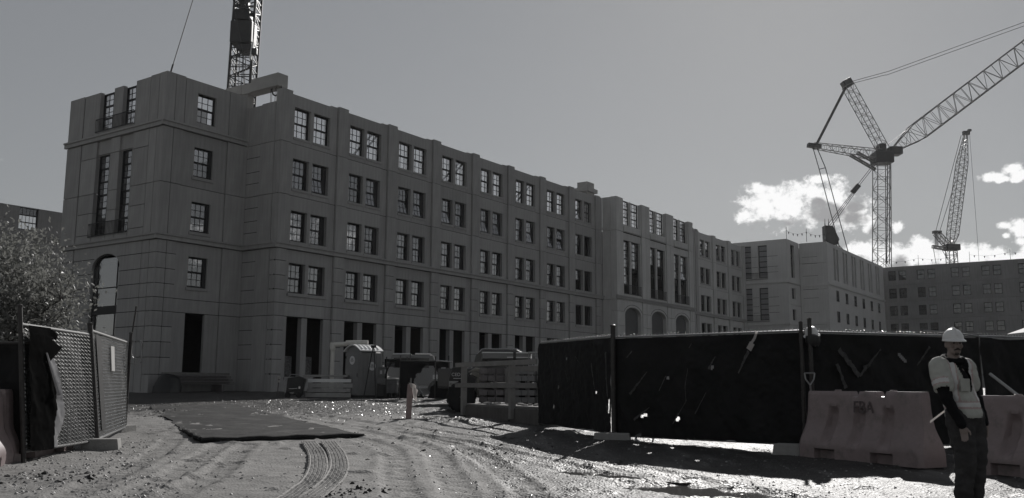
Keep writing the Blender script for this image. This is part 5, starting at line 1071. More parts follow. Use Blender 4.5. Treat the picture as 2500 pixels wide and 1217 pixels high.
# gable end under the arched roof and the door on the left-facing side (-y)
ar = [(-s + 2 * s * k / 12, 2.06 + 0.30 * math.sin(math.pi * k / 12)) for k in range(13)]
b = MB(); b.prism([(-s, 2.04)] + ar + [(s, 2.04)], -s + 0.01, s - 0.01); b.build('gable', PLASTG, pt)
b = MB(); n = 14; A = [(-(s + 0.06) + 2 * (s + 0.06) * k / n, 2.07 + 0.34 * math.sin(math.pi * (0.06 + 0.88 * k / n))) for k in range(n + 1)]
b.prism([(x, z + 0.045) for x, z in A] + [(x, z - 0.005) for x, z in reversed(A)], -s - 0.08, s + 0.08); b.build('roof', WHITEP, pt, smooth=True)
for k in range(5):
    b = MB(); y = -0.46 + 0.23 * k
    for (x0, z0), (x1, z1) in zip(A[2:-2], A[3:-1]): b.tube((x0, y, z0 + 0.05), (x1, y, z1 + 0.05), 0.028, 6)
    b.build('roof_rib', WHITEP, pt, smooth=True)
tbox(pt, 'door', PLASTG, -s + 0.06, s - 0.10, -s - 0.035, -s + 0.005, 0.16, 2.0, bev=0.015)
for z in (0.38, 1.05, 1.86): tbox(pt, 'hinge', BLACKP, -s + 0.05, -s + 0.13, -s - 0.06, -s - 0.03, z - 0.06, z + 0.06)
tbox(pt, 'latch', BLACKP, s - 0.2, s - 0.16, -s - 0.06, -s - 0.03, 0.95, 1.12)
for k in range(4): tbox(pt, 'side_rib', PLASTG, s - 0.005, s + 0.03, -0.42 + 0.24 * k, -0.34 + 0.24 * k, 0.2, 1.95)
def disc(par, name, m, T, r=0.2):
    b = MB(); b.lathe([(r, 0), (r, 0.008)], (0, 0, 0), 24, T); return b.build(name, m, par)
SIGN = mat('sign_disc', (0.62, 0.62, 0.62), 0.5, 0.4)
d1 = disc(pt, 'round_sign', SIGN, Matrix.Translation((0.0, -s - 0.037, 1.72)) @ Matrix.Rotation(math.pi / 2, 4, 'X'))
d2 = disc(pt, 'round_sign', SIGN, Matrix.Translation((s + 0.035, 0.05, 1.45)) @ Matrix.Rotation(math.pi / 2, 4, 'Y'))
PRD = mat('dark_print', (0.06, 0.06, 0.06), 0.6, 0.2)
for par, T in ((d1, Matrix.Translation((0, -s - 0.049, 1.72))), (d2, Matrix.Translation((s + 0.047, 0.05, 1.45)) @ Matrix.Rotation(math.pi / 2, 4, 'Z'))):
    b = MB()
    for k, (w, z, h) in enumerate(((0.13, 0.055, 0.035), (0.22, 0.0, 0.016), (0.24, -0.035, 0.010), (0.2, -0.06, 0.010))): b.box(-w / 2, w / 2, -0.002, 0.002, z - h / 2, z + h / 2, T)
    b.build('sign_print', PRD, par)
# leaning wooden tripod poles over the toilet
pl = thing('survey_poles', 'two dark poles leaning together in front of the portable toilet', 'poles', (X(906, 42.6), 42.6, G(42.6)))
b = MB(); b.tube((-0.30, 0, 0), (0.06, 0.1, 2.35), 0.028, 6); b.build('pole', BLACKP, pl); b = MB(); b.tube((0.26, 0, 0), (0.10, 0.1, 2.35), 0.026, 6); b.build('pole', BLACKP, pl); b = MB(); b.box(-0.03, 0.2, 0.05, 0.15, 2.3, 2.42); b.build('head', BLACKP, pl)
# white plastic pipe elbow
vp = thing('white_pipe', 'pale plastic pipe rising and bending over towards the toilet roof', 'pipe', (X(811, 46), 46, G(46)))
b = MB(); b.tube((0, 0, 0.2), (0, 0, 2.45), 0.10, 12); b.build('riser', mat('aged_white_pipe', (0.52, 0.51, 0.48), 0.5, 0.4), vp, smooth=True); b = MB(); b.tube((-0.06, 0, 2.5), (0.7, 0.0, 2.55), 0.12, 12); b.tube((0.65, 0, 2.60), (1.75, 0, 2.62), 0.13, 12); b.build('arm', M['aged_white_pipe'], vp, smooth=True)
b = MB(); b.lathe([(0.14, 2.25), (0.15, 2.3), (0.15, 2.55), (0.13, 2.62)], (0, 0, 0), 12); b.build('elbow', M['aged_white_pipe'], vp, smooth=True)
# stacked form panels / lumber
Y = 43.2; x0 = X(752, Y); lp = thing('lumber_stack', 'stack of long boards and sheets left of the portable toilet', 'lumber', (x0, Y, G(Y)), R(-6))
for k, (a, w, z0, z1, m) in enumerate(((-0.1, 2.15, 0.02, 0.22, PALEB), (-0.02, 2.15, 0.25, 0.43, PALEB), (0.03, 2.1, 0.46, 0.66, PALEB), (0.0, 2.12, 0.70, 0.86, WHITEP), (-0.25, 2.2, 0.95, 1.05, PALEB))):
    for j in range(3): tbox(lp, 'board', m, a + 0.004 * j, a + w + random.uniform(-.08, .08), 0.02 + 0.33 * j, 0.32 + 0.33 * j, z0, z1 - 0.004 * j)
for k in range(4):
    for x in (0.25, 1.7): tbox(lp, 'spacer', WOODP, x, x + 0.09, 0.0, 0.98, (0.22, 0.43, 0.66, 0.86)[k], (0.25, 0.46, 0.70, 0.95)[k], bev=0)
# dark plate compactor / generator under a tarp
Y = 43.0; gn = thing('generator', 'small dark generator with bright trim left of the lumber stack', 'generator', (X(718, Y), Y, G(Y)), 0.1)
b = MB(); b.prism([(-0.30, 0.12), (0.42, 0.12), (0.55, 0.86), (0.3, 0.98), (-0.24, 0.9)], -0.3, 0.3); b.build('housing', BLACKP, gn, bevel=0.05)
tbox(gn, 'vent_panel', CHROME, -0.16, 0.22, -0.325, -0.305, 0.40, 0.43); tbox(gn, 'vent_panel', CHROME, -0.16, 0.10, -0.325, -0.305, 0.20, 0.23); tbox(gn, 'switch_plate', CHROME, 0.27, 0.36, -0.325, -0.305, 0.40, 0.52)
b = MB(); b.path([(-0.32, -0.3, 0.1), (-0.36, -0.3, 0.75), (-0.1, -0.3, 1.06), (0.35, -0.3, 1.04)], 0.025, 6); b.build('handle', GALV, gn)
for x in (-0.2, 0.3): b = MB(); b.lathe([(0.02, -0.05), (0.13, -0.05), (0.13, 0.05), (0.02, 0.05)], (0, 0, 0), 14, Matrix.Translation((x, -0.3, 0.13)) @ Matrix.Rotation(math.pi / 2, 4, 'X')); b.build('wheel', RUBBER, gn)
# water coolers on stacked crates, and a drum
Y = 43.6; cr = thing('crate_stack', 'two dark plastic tubs stacked right of the portable toilet', 'tubs', (X(934, Y), Y, G(Y)))
tbox(cr, 'tub', BLACKP, -0.24, 0.26, -0.25, 0.25, 0.02, 0.62, bev=0.04); tbox(cr, 'tub', PLASTG, -0.25, 0.27, -0.26, 0.26, 0.64, 0.96, bev=0.03); tbox(cr, 'lid', PLASTG, -0.27, 0.29, -0.28, 0.28, 0.96, 1.0)
co = thing('water_cooler', 'square drinks cooler with bright labels on top of the tubs', 'cooler', (X(934, Y), Y, G(Y) + 1.0)); tbox(co, 'body', PLASTG, -0.22, 0.24, -0.2, 0.2, 0.0, 0.36, bev=0.04); tbox(co, 'lid', PLASTG, -0.2, 0.26, -0.2, 0.2, 0.36, 0.42, bev=0.03); tbox(co, 'label', PRINTW, -0.07, 0.02, -0.212, -0.202, 0.1, 0.26); tbox(co, 'label', PRINTW, 0.14, 0.2, -0.212, -0.202, 0.12, 0.3); tbox(co, 'spout', CHROME, 0.02, 0.2, -0.1, 0.0, 0.43, 0.52)
dr = thing('rubbish_drum', 'dark ribbed rubbish drum beside the stacked tubs', 'drum', (X(959, 43.3), 43.3, G(43.3)))
b = MB(); b.lathe([(0.25, 0), (0.27, 0.05), (0.27, 0.28), (0.285, 0.3), (0.27, 0.32), (0.28, 0.62), (0.295, 0.64), (0.28, 0.66), (0.285, 0.86)], (0, 0, 0), 24); b.build('barrel', BLACKP, dr, smooth=True); b = MB(); b.lathe([(0.31, 0.84), (0.32, 0.90), (0.27, 0.92)], (0, 0, 0), 24); b.build('rim', PLASTG, dr, smooth=True)
# torn windscreen fence behind them, with ragged holes
Y = 41.6; xa, xb = X(978, Y), X(1096, Y); w = xb - xa
tf = thing('torn_fence', 'chain link fence with ragged holes torn in its black windscreen', 'fence', (xa, Y, G(Y)), 0.02, 'torn fence sections')
me = fabric(w, 1.62, FABRIC, [], step=0.03, seed=17); bm = bmesh.new(); bm.from_mesh(me)
def inhole(c): return ((c.x - 1.28) / 0.42) ** 2 + ((c.z - 0.98) / 0.46) ** 2 < 1 + 0.4 * mnoise.noise((c.x * 6, c.z * 6, 0)) or ((c.x - 0.85) / 0.22) ** 2 + ((c.z - 0.62) / 0.5) ** 2 < 1 + 0.4 * mnoise.noise((c.x * 7, c.z * 7, 3)) or ((c.x - 1.15) / 0.2) ** 2 + ((c.z - 0.40) / 0.4) ** 2 < 1
bmesh.ops.delete(bm, geom=[f for f in bm.faces if inhole(f.calc_center_median())], context='FACES'); bm.to_mesh(me); bm.free(); link('windscreen', me, tf, (0, 0, 0.05))
b = MB(); b.tube((0, 0.03, 1.70), (w, 0.03, 1.70), 0.025, 6); b.build('top_rail', POSTD, tf); kb = MB(); knuckles(kb, w, 1.7, 0.1, 0.05); stuff(kb.build('chain_link_edge', WIRE, tf))
cl = MB(); cl = chain_link(1.1, 1.5, 0.075, 0.004, 4); stuff(cl.build('chain_link', WIRE, tf, (0.6, 0.05, 0.1)))
for x in (0.0, w): b = MB(); b.tube((x, 0.03, 0), (x, 0.03, 1.95), 0.03, 6); b.build('fence_post', POSTD, tf)
b = MB(); b.tube((0.62, 0.4, 0.75), (0.98, 0.4, 0.28), 0.03, 5); b.tube((0.45, 0.4, 1.0), (0.55, 0.4, 0.4), 0.02, 5); b.build('loose_bar', GALV, tf)
t2 = thing('torn_fence', 'curved section of sagging chain link fence right of the drum', 'fence', (X(944, 43.0), 43.0, G(43)), 0.0, 'torn fence sections')
stuff(chain_link(0.95, 1.5, 0.085, 0.0045, 9).build('chain_link', WIRE, t2, (0.0, 0, 0.2)))
b = MB(); P_ = [(-0.02 + 0.5 * (1 - math.cos(t)), 0, 0.9 + 0.85 * math.sin(t)) for t in np.linspace(0, math.pi * 0.62, 12)]; b.path(P_, 0.05, 6); b.build('sagging_edge', FABRIC, t2); me = fabric(1.6, 0.38, FABRIC, [], step=0.05, seed=19); link('windscreen', me, t2, (-0.1, 0.02, 1.42))
for x in (0.0, 0.95, 1.1): b = MB(); b.tube((x, 0.0, 0), (x, 0.0, 1.9 + 0.15 * (x > 1)), 0.025, 6); b.build('fence_post', POSTD, t2)
# white pick-up roof seen beyond the fence
Y = 47; va = thing('parked_van', 'parked vehicle beyond the torn fence, only its pale roof and window band showing', 'van', (X(1012, Y), Y, G(Y)), 0.08); va.scale = (1.0, 1.0, 1.1)
b = MB(); b.prism([(-1.3, 0.45), (1.7, 0.45), (1.75, 1.05), (1.25, 1.2), (0.95, 1.82), (-1.1, 1.85), (-1.3, 1.2)], -0.85, 0.85); b.build('body', PLASTG, va, bevel=0.06)
tbox(va, 'roof', WHITEP, -1.05, -0.15, -0.8, 0.8, 1.853, 1.90, bev=0.02); tbox(va, 'roof_rack', CHROME, 0.05, 0.85, -0.7, 0.7, 1.84, 1.92, bev=0.02)
tbox(va, 'side_window', DARKGL, -1.0, 0.75, -0.87, -0.853, 1.25, 1.7)
for x in (-0.75, 1.1): b = MB(); b.lathe([(0.08, -0.1), (0.33, -0.1), (0.36, 0), (0.33, 0.1), (0.08, 0.1)], (0, 0, 0), 20, Matrix.Translation((x, -0.78, 0.36)) @ Matrix.Rotation(math.pi / 2, 4, 'X')); b.build('wheel', RUBBER, va)
tbox(va, 'plate', PRINTW, 0.95, 1.25, -0.87, -0.855, 0.75, 0.95); tbox(va, 'plate', PRINTW, 0.9, 1.2, -0.87, -0.855, 0.5, 0.6)
# rough terrain forklift half hidden by the walkway
Y = 30.2; fk = thing('rough_terrain_forklift', 'rough terrain forklift with a big muddy rear tyre behind the timber walkway', 'forklift', (X(1128, Y), Y, G(Y)), R(4))
def tyre(par, x, y, r, w):
    T = Matrix.Translation((x, y, r)) @ Matrix.Rotation(math.pi / 2, 4, 'X'); b = MB(); b.lathe([(r * 0.5, -w), (r * 0.93, -w), (r, -w * 0.7), (r, w * 0.7), (r * 0.93, w), (r * 0.5, w)], (0, 0, 0), 32, T); ty = b.build('tyre', RUBBER, par, smooth=True)
    b = MB()
    for k in range(20):
        Tk = T @ Matrix.Rotation(2 * math.pi * k / 20, 4, 'Z'); b.box(r * 0.93, r * 1.045, -0.05, 0.05, -w if k % 2 else -0.02, 0.02 if k % 2 else w, Tk)
    b.build('tread', RUBBER, ty); b = MB(); b.lathe([(0.05, -w * 1.02), (r * 0.35, -w * 1.02), (r * 0.52, -w * 0.9), (r * 0.52, w * 0.9), (0.05, w)], (0, 0, 0), 20, T); b.build('rim', PAINTB, ty, smooth=True)
tyre(fk, 0.0, 0.0, 0.47, 0.2); tyre(fk, 0.0, 1.5, 0.47, 0.2); tyre(fk, 2.1, 0.0, 0.5, 0.22); tyre(fk, 2.1, 1.5, 0.5, 0.22)
b = MB(); b.prism([(-0.42, 0.55), (-0.40, 1.10), (-0.30, 1.42), (0.08, 1.46), (0.22, 1.20), (0.30, 0.95), (0.30, 0.75), (0.0, 1.02), (-0.25, 0.95), (-0.35, 0.7)], 0.1, 1.4); b.build('counterweight', BLACKP, fk, bevel=0.03)
b = MB(); b.prism([(0.50, 0.45), (2.4, 0.45), (2.4, 0.95), (0.95, 0.95), (0.62, 1.26), (0.36, 1.28), (0.30, 1.2), (0.52, 1.1)], 0.05, 1.45); b.build('chassis', PAINTB, fk, bevel=0.04)
b = MB(); b.prism([(0.22, 1.28), (0.62, 1.30), (0.75, 1.38), (0.45, 1.42)], 0.1, 0.9); b.build('fender', PAINTB, fk, bevel=0.02)
tbox(fk, 'tail_plate', CONCN, -0.40, -0.10, 0.055, 0.095, 0.80, 0.98, bev=0.01)
link('lettering', text_mesh('CED 10', 0.15, PRINTW, 'lettering'), fk, (-0.08, 0.092, 1.19), (math.pi / 2, 0, 0)); b = MB(); b.box(-0.26, 0.10, 0.09, 0.097, 1.06, 1.08); b.build('stripe', PRINTW, fk)
link('lettering', text_mesh('diesel', 0.12, PRD, 'lettering'), fk, (-0.25, 0.05, 0.89), (math.pi / 2, 0, 0))
# pallets of bundled timber / block behind the walkway
def pallet_stack(label, px, Y, rows, w, h0, kind, rz=0.05):
    t = thing('pallet_stack', label, 'pallets', (X(px, Y), Y, G(Y)), rz, 'strapped stacks behind the walkway'); z = h0
    for r_ in range(rows):
        k = 4
        for j in range(k):
            a = w * j / k; tbox(t, 'block_bundle', WOODP if kind == 0 else PLASTG, a + 0.004, a + w / k - 0.006 + random.uniform(-.004, 0), 0.0 + random.uniform(0, .03), 0.9, z + 0.055, z + 0.055 + 0.17, bev=0.004)
        for j in range(3): x = w * (0.06 + 0.4 * j); tbox(t, 'bearer', WOODP, x, x + 0.09, 0.03, 0.88, z, z + 0.053, bev=0)
        z += 0.225
    tbox(t, 'strap', BLACKP if kind else WOOD, w * 0.78, w * 0.78 + (0.09 if kind == 0 else 0.04), -0.012, 0.0, h0, z)
    return t
pallet_stack('left strapped stack of dull timber blocks behind the walkway rail', 1172, 29.5, 6, 1.04, 0.05, 0)
pallet_stack('right strapped stack of dark plastic crates behind the walkway rail', 1258, 29.3, 6, 0.85, 0.05, 1)
bx = thing('tool_box', 'long pale tool box with bright edges on the left timber stack', 'tool box', (X(1178, 33.4), 33.4, G(33.4) + 1.72), 0.03)
tbox(bx, 'box', PLASTG, 0, 1.75, 0, 0.55, 0.02, 0.22, bev=0.02); tbox(bx, 'lid', WHITEP, -0.01, 1.76, -0.01, 0.56, 0.22, 0.26, bev=0.01); tbox(bx, 'strap', BLACKP, 1.12, 1.22, -0.014, 0.57, 0.0, 0.268, bev=0); tbox(bx, 'bottom_trim', WHITEP, 0.9, 1.76, -0.012, 0.0, 0.06, 0.09, bev=0)  # white lid imitates sunlit highlights along the top edges
bs = thing('stack_base', 'dark trestle carrying the long pale tool box', 'trestle', (X(1178, 33.4), 33.4, G(33.4)), 0.03)
for x in (0.1, 1.5): tbox(bs, 'leg', BLACKP, x, x + 0.12, 0.05, 0.5, 0.0, 1.68)
tbox(bs, 'beam', BLACKP, 0.0, 1.75, 0.02, 0.53, 1.68, 1.72)
cg = thing('wire_cage', 'small wire cage with bright corner posts at the end of the tool box', 'cage', (X(1292, 33.2), 33.2, G(33.2)), 0.03)
b = MB()
for x in (0.0, 0.14, 0.28, 0.42):
    b.tube((x, 0, 0.0), (x, 0, 1.98), 0.016, 5)
for z in (0.6, 0.9, 1.2, 1.5, 1.84, 1.96): b.tube((0, 0, z), (0.42, 0, z), 0.016, 5)
b.build('cage_front', GALV, cg); tbox(cg, 'cage_top', WHITEP, 0.0, 0.46, -0.02, 0.5, 1.97, 1.99, bev=0); b = MB(); [b.tube((0.42, y, 0), (0.42, y, 1.98), 0.016, 5) for y in (0.2, 0.48)]; b.build('cage_side', GALV, cg)
# pick-up beyond, only the roof arc showing
Y = 36.5; pk = thing('parked_pickup', 'dark pick-up truck behind the tool box, its curved roof catching the sun', 'pick-up', (X(1232, Y), Y, G(Y)), 0.0); pk.scale = (1.1, 1.1, 1.24)
b = MB(); b.prism([(-2.3, 0.5), (2.2, 0.5), (2.25, 0.95), (1.2, 1.12), (0.62, 1.62), (0.45, 1.69), (-0.72, 1.69), (-0.95, 1.60), (-1.1, 1.1), (-2.3, 1.1)], -0.85, 0.85); b.build('body', mat('dark_vehicle_paint', (0.03, 0.03, 0.032), 0.2, 0.6), pk, bevel=0.05)
tbox(pk, 'window', DARKGL, -0.8, 0.45, -0.87, -0.852, 1.18, 1.55); b = MB(); b.path([(-0.95, -0.86, 1.55), (-0.75, -0.86, 1.70), (0.45, -0.86, 1.715), (0.66, -0.86, 1.62), (0.9, -0.86, 1.38)], 0.02, 6); b.build('roof_gutter', CHROME, pk)
for x in (-1.4, 1.5): b = MB(); b.lathe([(0.1, -0.12), (0.36, -0.12), (0.4, 0), (0.36, 0.12), (0.1, 0.12)], (0, 0, 0), 20, Matrix.Translation((x, -0.78, 0.4)) @ Matrix.Rotation(math.pi / 2, 4, 'X')); b.build('wheel', RUBBER, pk)
for x in (0.75, 0.95): b = MB(); b.tube((x, -0.5, 1.3), (x + 0.02, -0.5, 1.58), 0.025, 6); b.build('roof_light', CHROME, pk)
# swing gate rail between the torn fence and the walkway
rg = thing('gate_rail', 'bright metal rail frame standing left of the forklift', 'gate', (X(1064, 40.8), 40.8, G(40.8)))
b = MB(); b.tube((0, 0, 1.72), (0.72, 0, 1.66), 0.03, 6); b.build('top_bar', CHROME, rg); b = MB(); b.tube((0, 0, 0), (0, 0, 1.9), 0.03, 6); b.tube((0.6, 0, 0), (0.6, 0, 1.66), 0.03, 6); b.build('upright', POSTD, rg); b = MB(); b.tube((0, 0, 0.86), (0.6, 0, 0.86), 0.025, 6); b.build('mid_bar', GALV, rg); tbox(rg, 'notice', CONCN, 0.25, 0.45, -0.04, -0.02, 0.95, 1.42); tbox(rg, 'dark_panel', FABRIC, 0.0, 0.62, 0.03, 0.05, 0.05, 0.84)
# timbers in the building's shade
wp = thing('timber_pile', 'long timbers piled in the shade against the corner block', 'timber', (-17.9, 50.0, G(50)), R(55))
for k in range(7): tbox(wp, 'timber', WOODP if k % 2 else WOOD, -0.6 + 0.25 * (k % 3), 3.7 - 0.3 * (k % 2), 0.25 * (k // 2) * 0.6, 0.22 + 0.25 * (k // 2) * 0.6, 0.45 + 0.16 * (k // 2) + 0.004 * k, 0.59 + 0.16 * (k // 2) + 0.004 * k)
for x in (0.0, 2.8): tbox(wp, 'bearer', WOODP, x, x + 0.15, -0.1, 0.9, 0.0, 0.44)
tp = MB(); tp.lathe([(0.75, 0), (0.72, 0.3), (0.55, 0.75), (0.3, 0.95), (0.05, 1.0)], (0, 0, 0), 18)
for i, v in enumerate(tp.v): q = Vector(v); tp.v[i] = tuple(q + q.normalized() * 0.12 * mnoise.noise(q * 2.3))
tag(tp.build('tarp_heap', BLACKP, None, (-18.3, 49.6, G(49.6)), smooth=True), 'black tarp heap at the end of the timber pile', 'tarp')
# canopy tip at the right edge
cn = thing('canopy_tent', 'pale canopy tent roof peeking over the fence at the right edge', 'tent', (14.0, 21.6, G(21.6)))
b = MB(); b.face([(-1.6, -1.5, 2.35), (1.6, -1.5, 2.35), (0, 0, 3.1)]); b.face([(1.6, -1.5, 2.35), (1.6, 1.5, 2.35), (0, 0, 3.1)]); b.face([(1.6, 1.5, 2.35), (-1.6, 1.5, 2.35), (0, 0, 3.1)]); b.face([(-1.6, 1.5, 2.35), (-1.6, -1.5, 2.35), (0, 0, 3.1)]); b.build('canopy', mat('canopy_cloth', (0.5, 0.5, 0.5), 0.7, 0.3, trans=0.3), cn)
b = MB()
for (p, q) in (((-1.6, -1.5), (1.6, -1.5)), ((1.6, -1.5), (1.6, 1.5)), ((1.6, 1.5), (-1.6, 1.5)), ((-1.6, 1.5), (-1.6, -1.5))): b.face([(*p, 2.35), (*q, 2.35), (*q, 2.15), (*p, 2.15)])
b.build('valance', M['canopy_cloth'], cn)
for x in (-1.55, 1.55):
    for y in (-1.45, 1.45): b = MB(); b.tube((x, y, 0), (x, y, 2.35), 0.025, 6); b.build('leg', GALV, cn)
# ------------------------------------------------------------------ tree
tr = thing('leafy_tree', 'small leafy tree at the left edge in front of the building with sunlit leaves', 'tree', (-17.3, 31.5, G(31.5)))
b = MB(); b.tube((0, 0, 0), (0.05, 0, 2.2), 0.13, 8, 0.09); r_ = random.Random(4); tips = []
for k in range(12):
    a = r_.random() * 6.28; e = r_.uniform(0.5, 1.2); p0 = Vector((0.04, 0, r_.uniform(1.3, 2.3))); p1 = p0 + Vector((math.cos(a) * math.cos(e), math.sin(a) * math.cos(e), math.sin(e))) * r_.uniform(1.2, 2.6); b.tube(p0, p1, 0.05, 6, 0.02)
    for q in range(4): p2 = p1 + Vector((r_.uniform(-1, 1), r_.uniform(-1, 1), r_.uniform(0.0, 1.1))); b.tube(p1, p2, 0.018, 4, 0.008); tips.append(p2)
b.build('trunk', BARK, tr)
LFN = 12500; tg = np.random.default_rng(5); V = []; Fc = []
cl_ = [(tg.normal(0, 1, 3)) for _ in range(80)]; cl_ = [np.array([c[0] * 0.95, c[1] * 0.95, 0.9 * c[2]]) for c in cl_]
cl_ = [c * min(1, 1.75 / np.linalg.norm(c)) * np.array([1.1, 1.1, 1.25]) + np.array([0.1, 0, 3.75]) for c in cl_]
for _ in range(LFN):
    c = cl_[tg.integers(len(cl_))] + tg.normal(0, 1, 3) * np.array([0.44, 0.44, 0.42]); s = 0.045 + 0.065 * tg.random()
    if c[2] < 0.9: continue
    n_ = Vector(tg.normal(0, 1, 3)); n_.normalize(); a_ = n_.orthogonal().normalized(); a_.rotate(Matrix.Rotation(tg.random() * 6.28, 3, n_)); q_ = n_.cross(a_); cc = Vector(c); i = len(V)
    V += [tuple(cc - a_ * s), tuple(cc + q_ * s * 0.5 + n_ * s * 0.15), tuple(cc + a_ * s), tuple(cc - q_ * s * 0.5 + n_ * s * 0.15)]; Fc.append((i, i + 1, i + 2, i + 3))
me = bpy.data.meshes.new('crown'); me.from_pydata(V, [], Fc); me.materials.append(LEAF); me.update(); stuff(link('crown', me, tr))
# ------------------------------------------------------------------ the man in the vest
PX, PY = 4.77, 9.82; PZ = G(PY)
man = thing('person', 'man in white hard hat and pale vest over a black hoodie standing before the barriers', 'person', (PX, PY, PZ))
LV = Vector((0.97, 0.242, 0)); FV = Vector((0.242, -0.97, 0)); HF = Vector((-0.06, -0.998, 0)); HL = Vector((0.998, -0.06, 0)); UP = Vector((0, 0, 1))
def bp_(c, l, f, z): return Vector((c[0], c[1], 0)) + LV * l + FV * f + UP * z
def capsule(b, p, q, r1, r2, n=12, m=4):
    p = Vector(p); q = Vector(q); d = (q - p); L = d.length; d.normalize(); T = Matrix.Translation(p) @ d.to_track_quat('Z', 'Y').to_matrix().to_4x4()
    prof = [(max(r1 * math.sin(a), 1e-4), -r1 * math.cos(a)) for a in np.linspace(0.02, math.pi / 2, m)] + [(max(r2 * math.cos(a), 1e-4), L + r2 * math.sin(a)) for a in np.linspace(0, math.pi / 2 - 0.02, m)]
    b.lathe(prof, (0, 0, 0), n, T)
def ellips(b, c, ax, ay, az_, r, n=18, m=12):
    """ellipsoid with axes ax, ay, az_ (unit vectors) and radii r"""
    i = len(b.v)
    for a in np.linspace(0.02, math.pi - 0.02, m):
        for k in range(n):
            t = 2 * math.pi * k / n; b.v.append(tuple(Vector(c) + ax * r[0] * math.sin(a) * math.cos(t) + ay * r[1] * math.sin(a) * math.sin(t) + az_ * (-r[2] * math.cos(a))))
    for j in range(m - 1):
        for k in range(n): l = (k + 1) % n; b.f.append((i + j * n + k, i + j * n + l, i + (j + 1) * n + l, i + (j + 1) * n + k)); b.mi.append(0)
    b.f.append(tuple(i + k for k in reversed(range(n)))); b.mi.append(0); e = i + (m - 1) * n; b.f.append(tuple(e + k for k in range(n))); b.mi.append(0)
def fuse(b, voxel, smooth_it, name, mats, folds=None):
    me = b.mesh(name, mats); bm = bmesh.new(); bm.from_mesh(me); bmesh.ops.recalc_face_normals(bm, faces=bm.faces); bm.to_mesh(me); bm.free()
    o = bpy.data.objects.new(name, me); COL.objects.link(o)
    r_ = o.modifiers.new('r', 'REMESH'); r_.mode = 'VOXEL'; r_.voxel_size = voxel; r_.use_smooth_shade = True
    s_ = o.modifiers.new('s', 'SMOOTH'); s_.factor = 0.5; s_.iterations = smooth_it
    dg = bpy.context.evaluated_depsgraph_get(); out = bpy.data.meshes.new_from_object(o.evaluated_get(dg)); bpy.data.objects.remove(o)
    out.materials.clear(); [out.materials.append(m) for m in (mats if isinstance(mats, (list, tuple)) else [mats])]
    if folds:
        amp, sc, st = folds
        for v in out.vertices:
            c = v.co; d = mnoise.noise((c.x * sc, c.y * sc, c.z * sc * st)) + 0.5 * mnoise.noise((c.x * sc * 2.1 + 5, c.y * sc * 2.1, c.z * sc * st * 2.1)); v.co = c + v.normal * d * amp
    out.update(); return out
HIP = (0.0, 0.0); SHO = (-0.09, 0.03); HEAD = Vector((-0.075, -0.0, 1.70))
hipR, hipL = Vector((-0.085, -0.03, 0.94)), Vector((0.095, 0.06, 0.94)); kneeR, kneeL = Vector((-0.055, -0.06, 0.50)), Vector((0.10, 0.03, 0.50)); ankR, ankL = Vector((-0.085, -0.02, 0.09)), Vector((0.085, 0.09, 0.09))
shR, shL = bp_(SHO, -0.165, 0.0, 1.455), bp_(SHO, 0.165, 0.0, 1.455)
elR, elL = Vector((-0.255, -0.14, 1.13)), Vector((0.165, 0.10, 1.15)); wrR, wrL = Vector((-0.14, -0.20, 0.86)), Vector((0.205, 0.02, 0.88))
# body: head, neck, torso, limbs and hands as one surface
b = MB(); V3 = Vector
ellips(b, HEAD, HL, HF, UP, (0.074, 0.096, 0.112)); ellips(b, HEAD + HF * 0.028 - UP * 0.070, HL, HF, UP, (0.058, 0.064, 0.060)); ellips(b, HEAD + HF * 0.050 - UP * 0.105, HL, HF, UP, (0.030, 0.034, 0.024))
capsule(b, HEAD + HF * 0.092 + UP * 0.000, HEAD + HF * 0.112 - UP * 0.038, 0.010, 0.015); capsule(b, HEAD + HF * 0.098 - UP * 0.044 + HL * 0.012, HEAD + HF * 0.098 - UP * 0.044 - HL * 0.012, 0.010, 0.010)
capsule(b, HEAD + HF * 0.083 + HL * 0.045 + UP * 0.022, HEAD + HF * 0.083 - HL * 0.045 + UP * 0.022, 0.014, 0.014)
for s_ in (-1, 1): ellips(b, HEAD + HL * 0.078 * s_ - HF * 0.008 - UP * 0.012, HL, HF, UP, (0.012, 0.022, 0.034)); ellips(b, HEAD + HL * 0.045 * s_ + HF * 0.066 - UP * 0.03, HL, HF, UP, (0.024, 0.022, 0.026))
capsule(b, HEAD + HF * 0.088 - UP * 0.074 + HL * 0.022, HEAD + HF * 0.088 - UP * 0.074 - HL * 0.022, 0.009, 0.009)
capsule(b, HEAD - UP * 0.06 - HF * 0.01, Vector((-0.085, 0.03, 1.46)), 0.056, 0.066)
capsule(b, Vector((-0.08, 0.03, 1.36)), Vector((0.0, 0.01, 0.98)), 0.125, 0.115); capsule(b, shR, shL, 0.06, 0.06)
for a, c, r1, r2 in ((shR, elR, .052, .042), (elR, wrR, .042, .028), (shL, elL, .052, .042), (elL, wrL, .042, .028), (hipR, kneeR, .085, .056), (kneeR, ankR, .055, .04), (hipL, kneeL, .085, .056), (kneeL, ankL, .055, .04)): capsule(b, a, c, r1, r2)
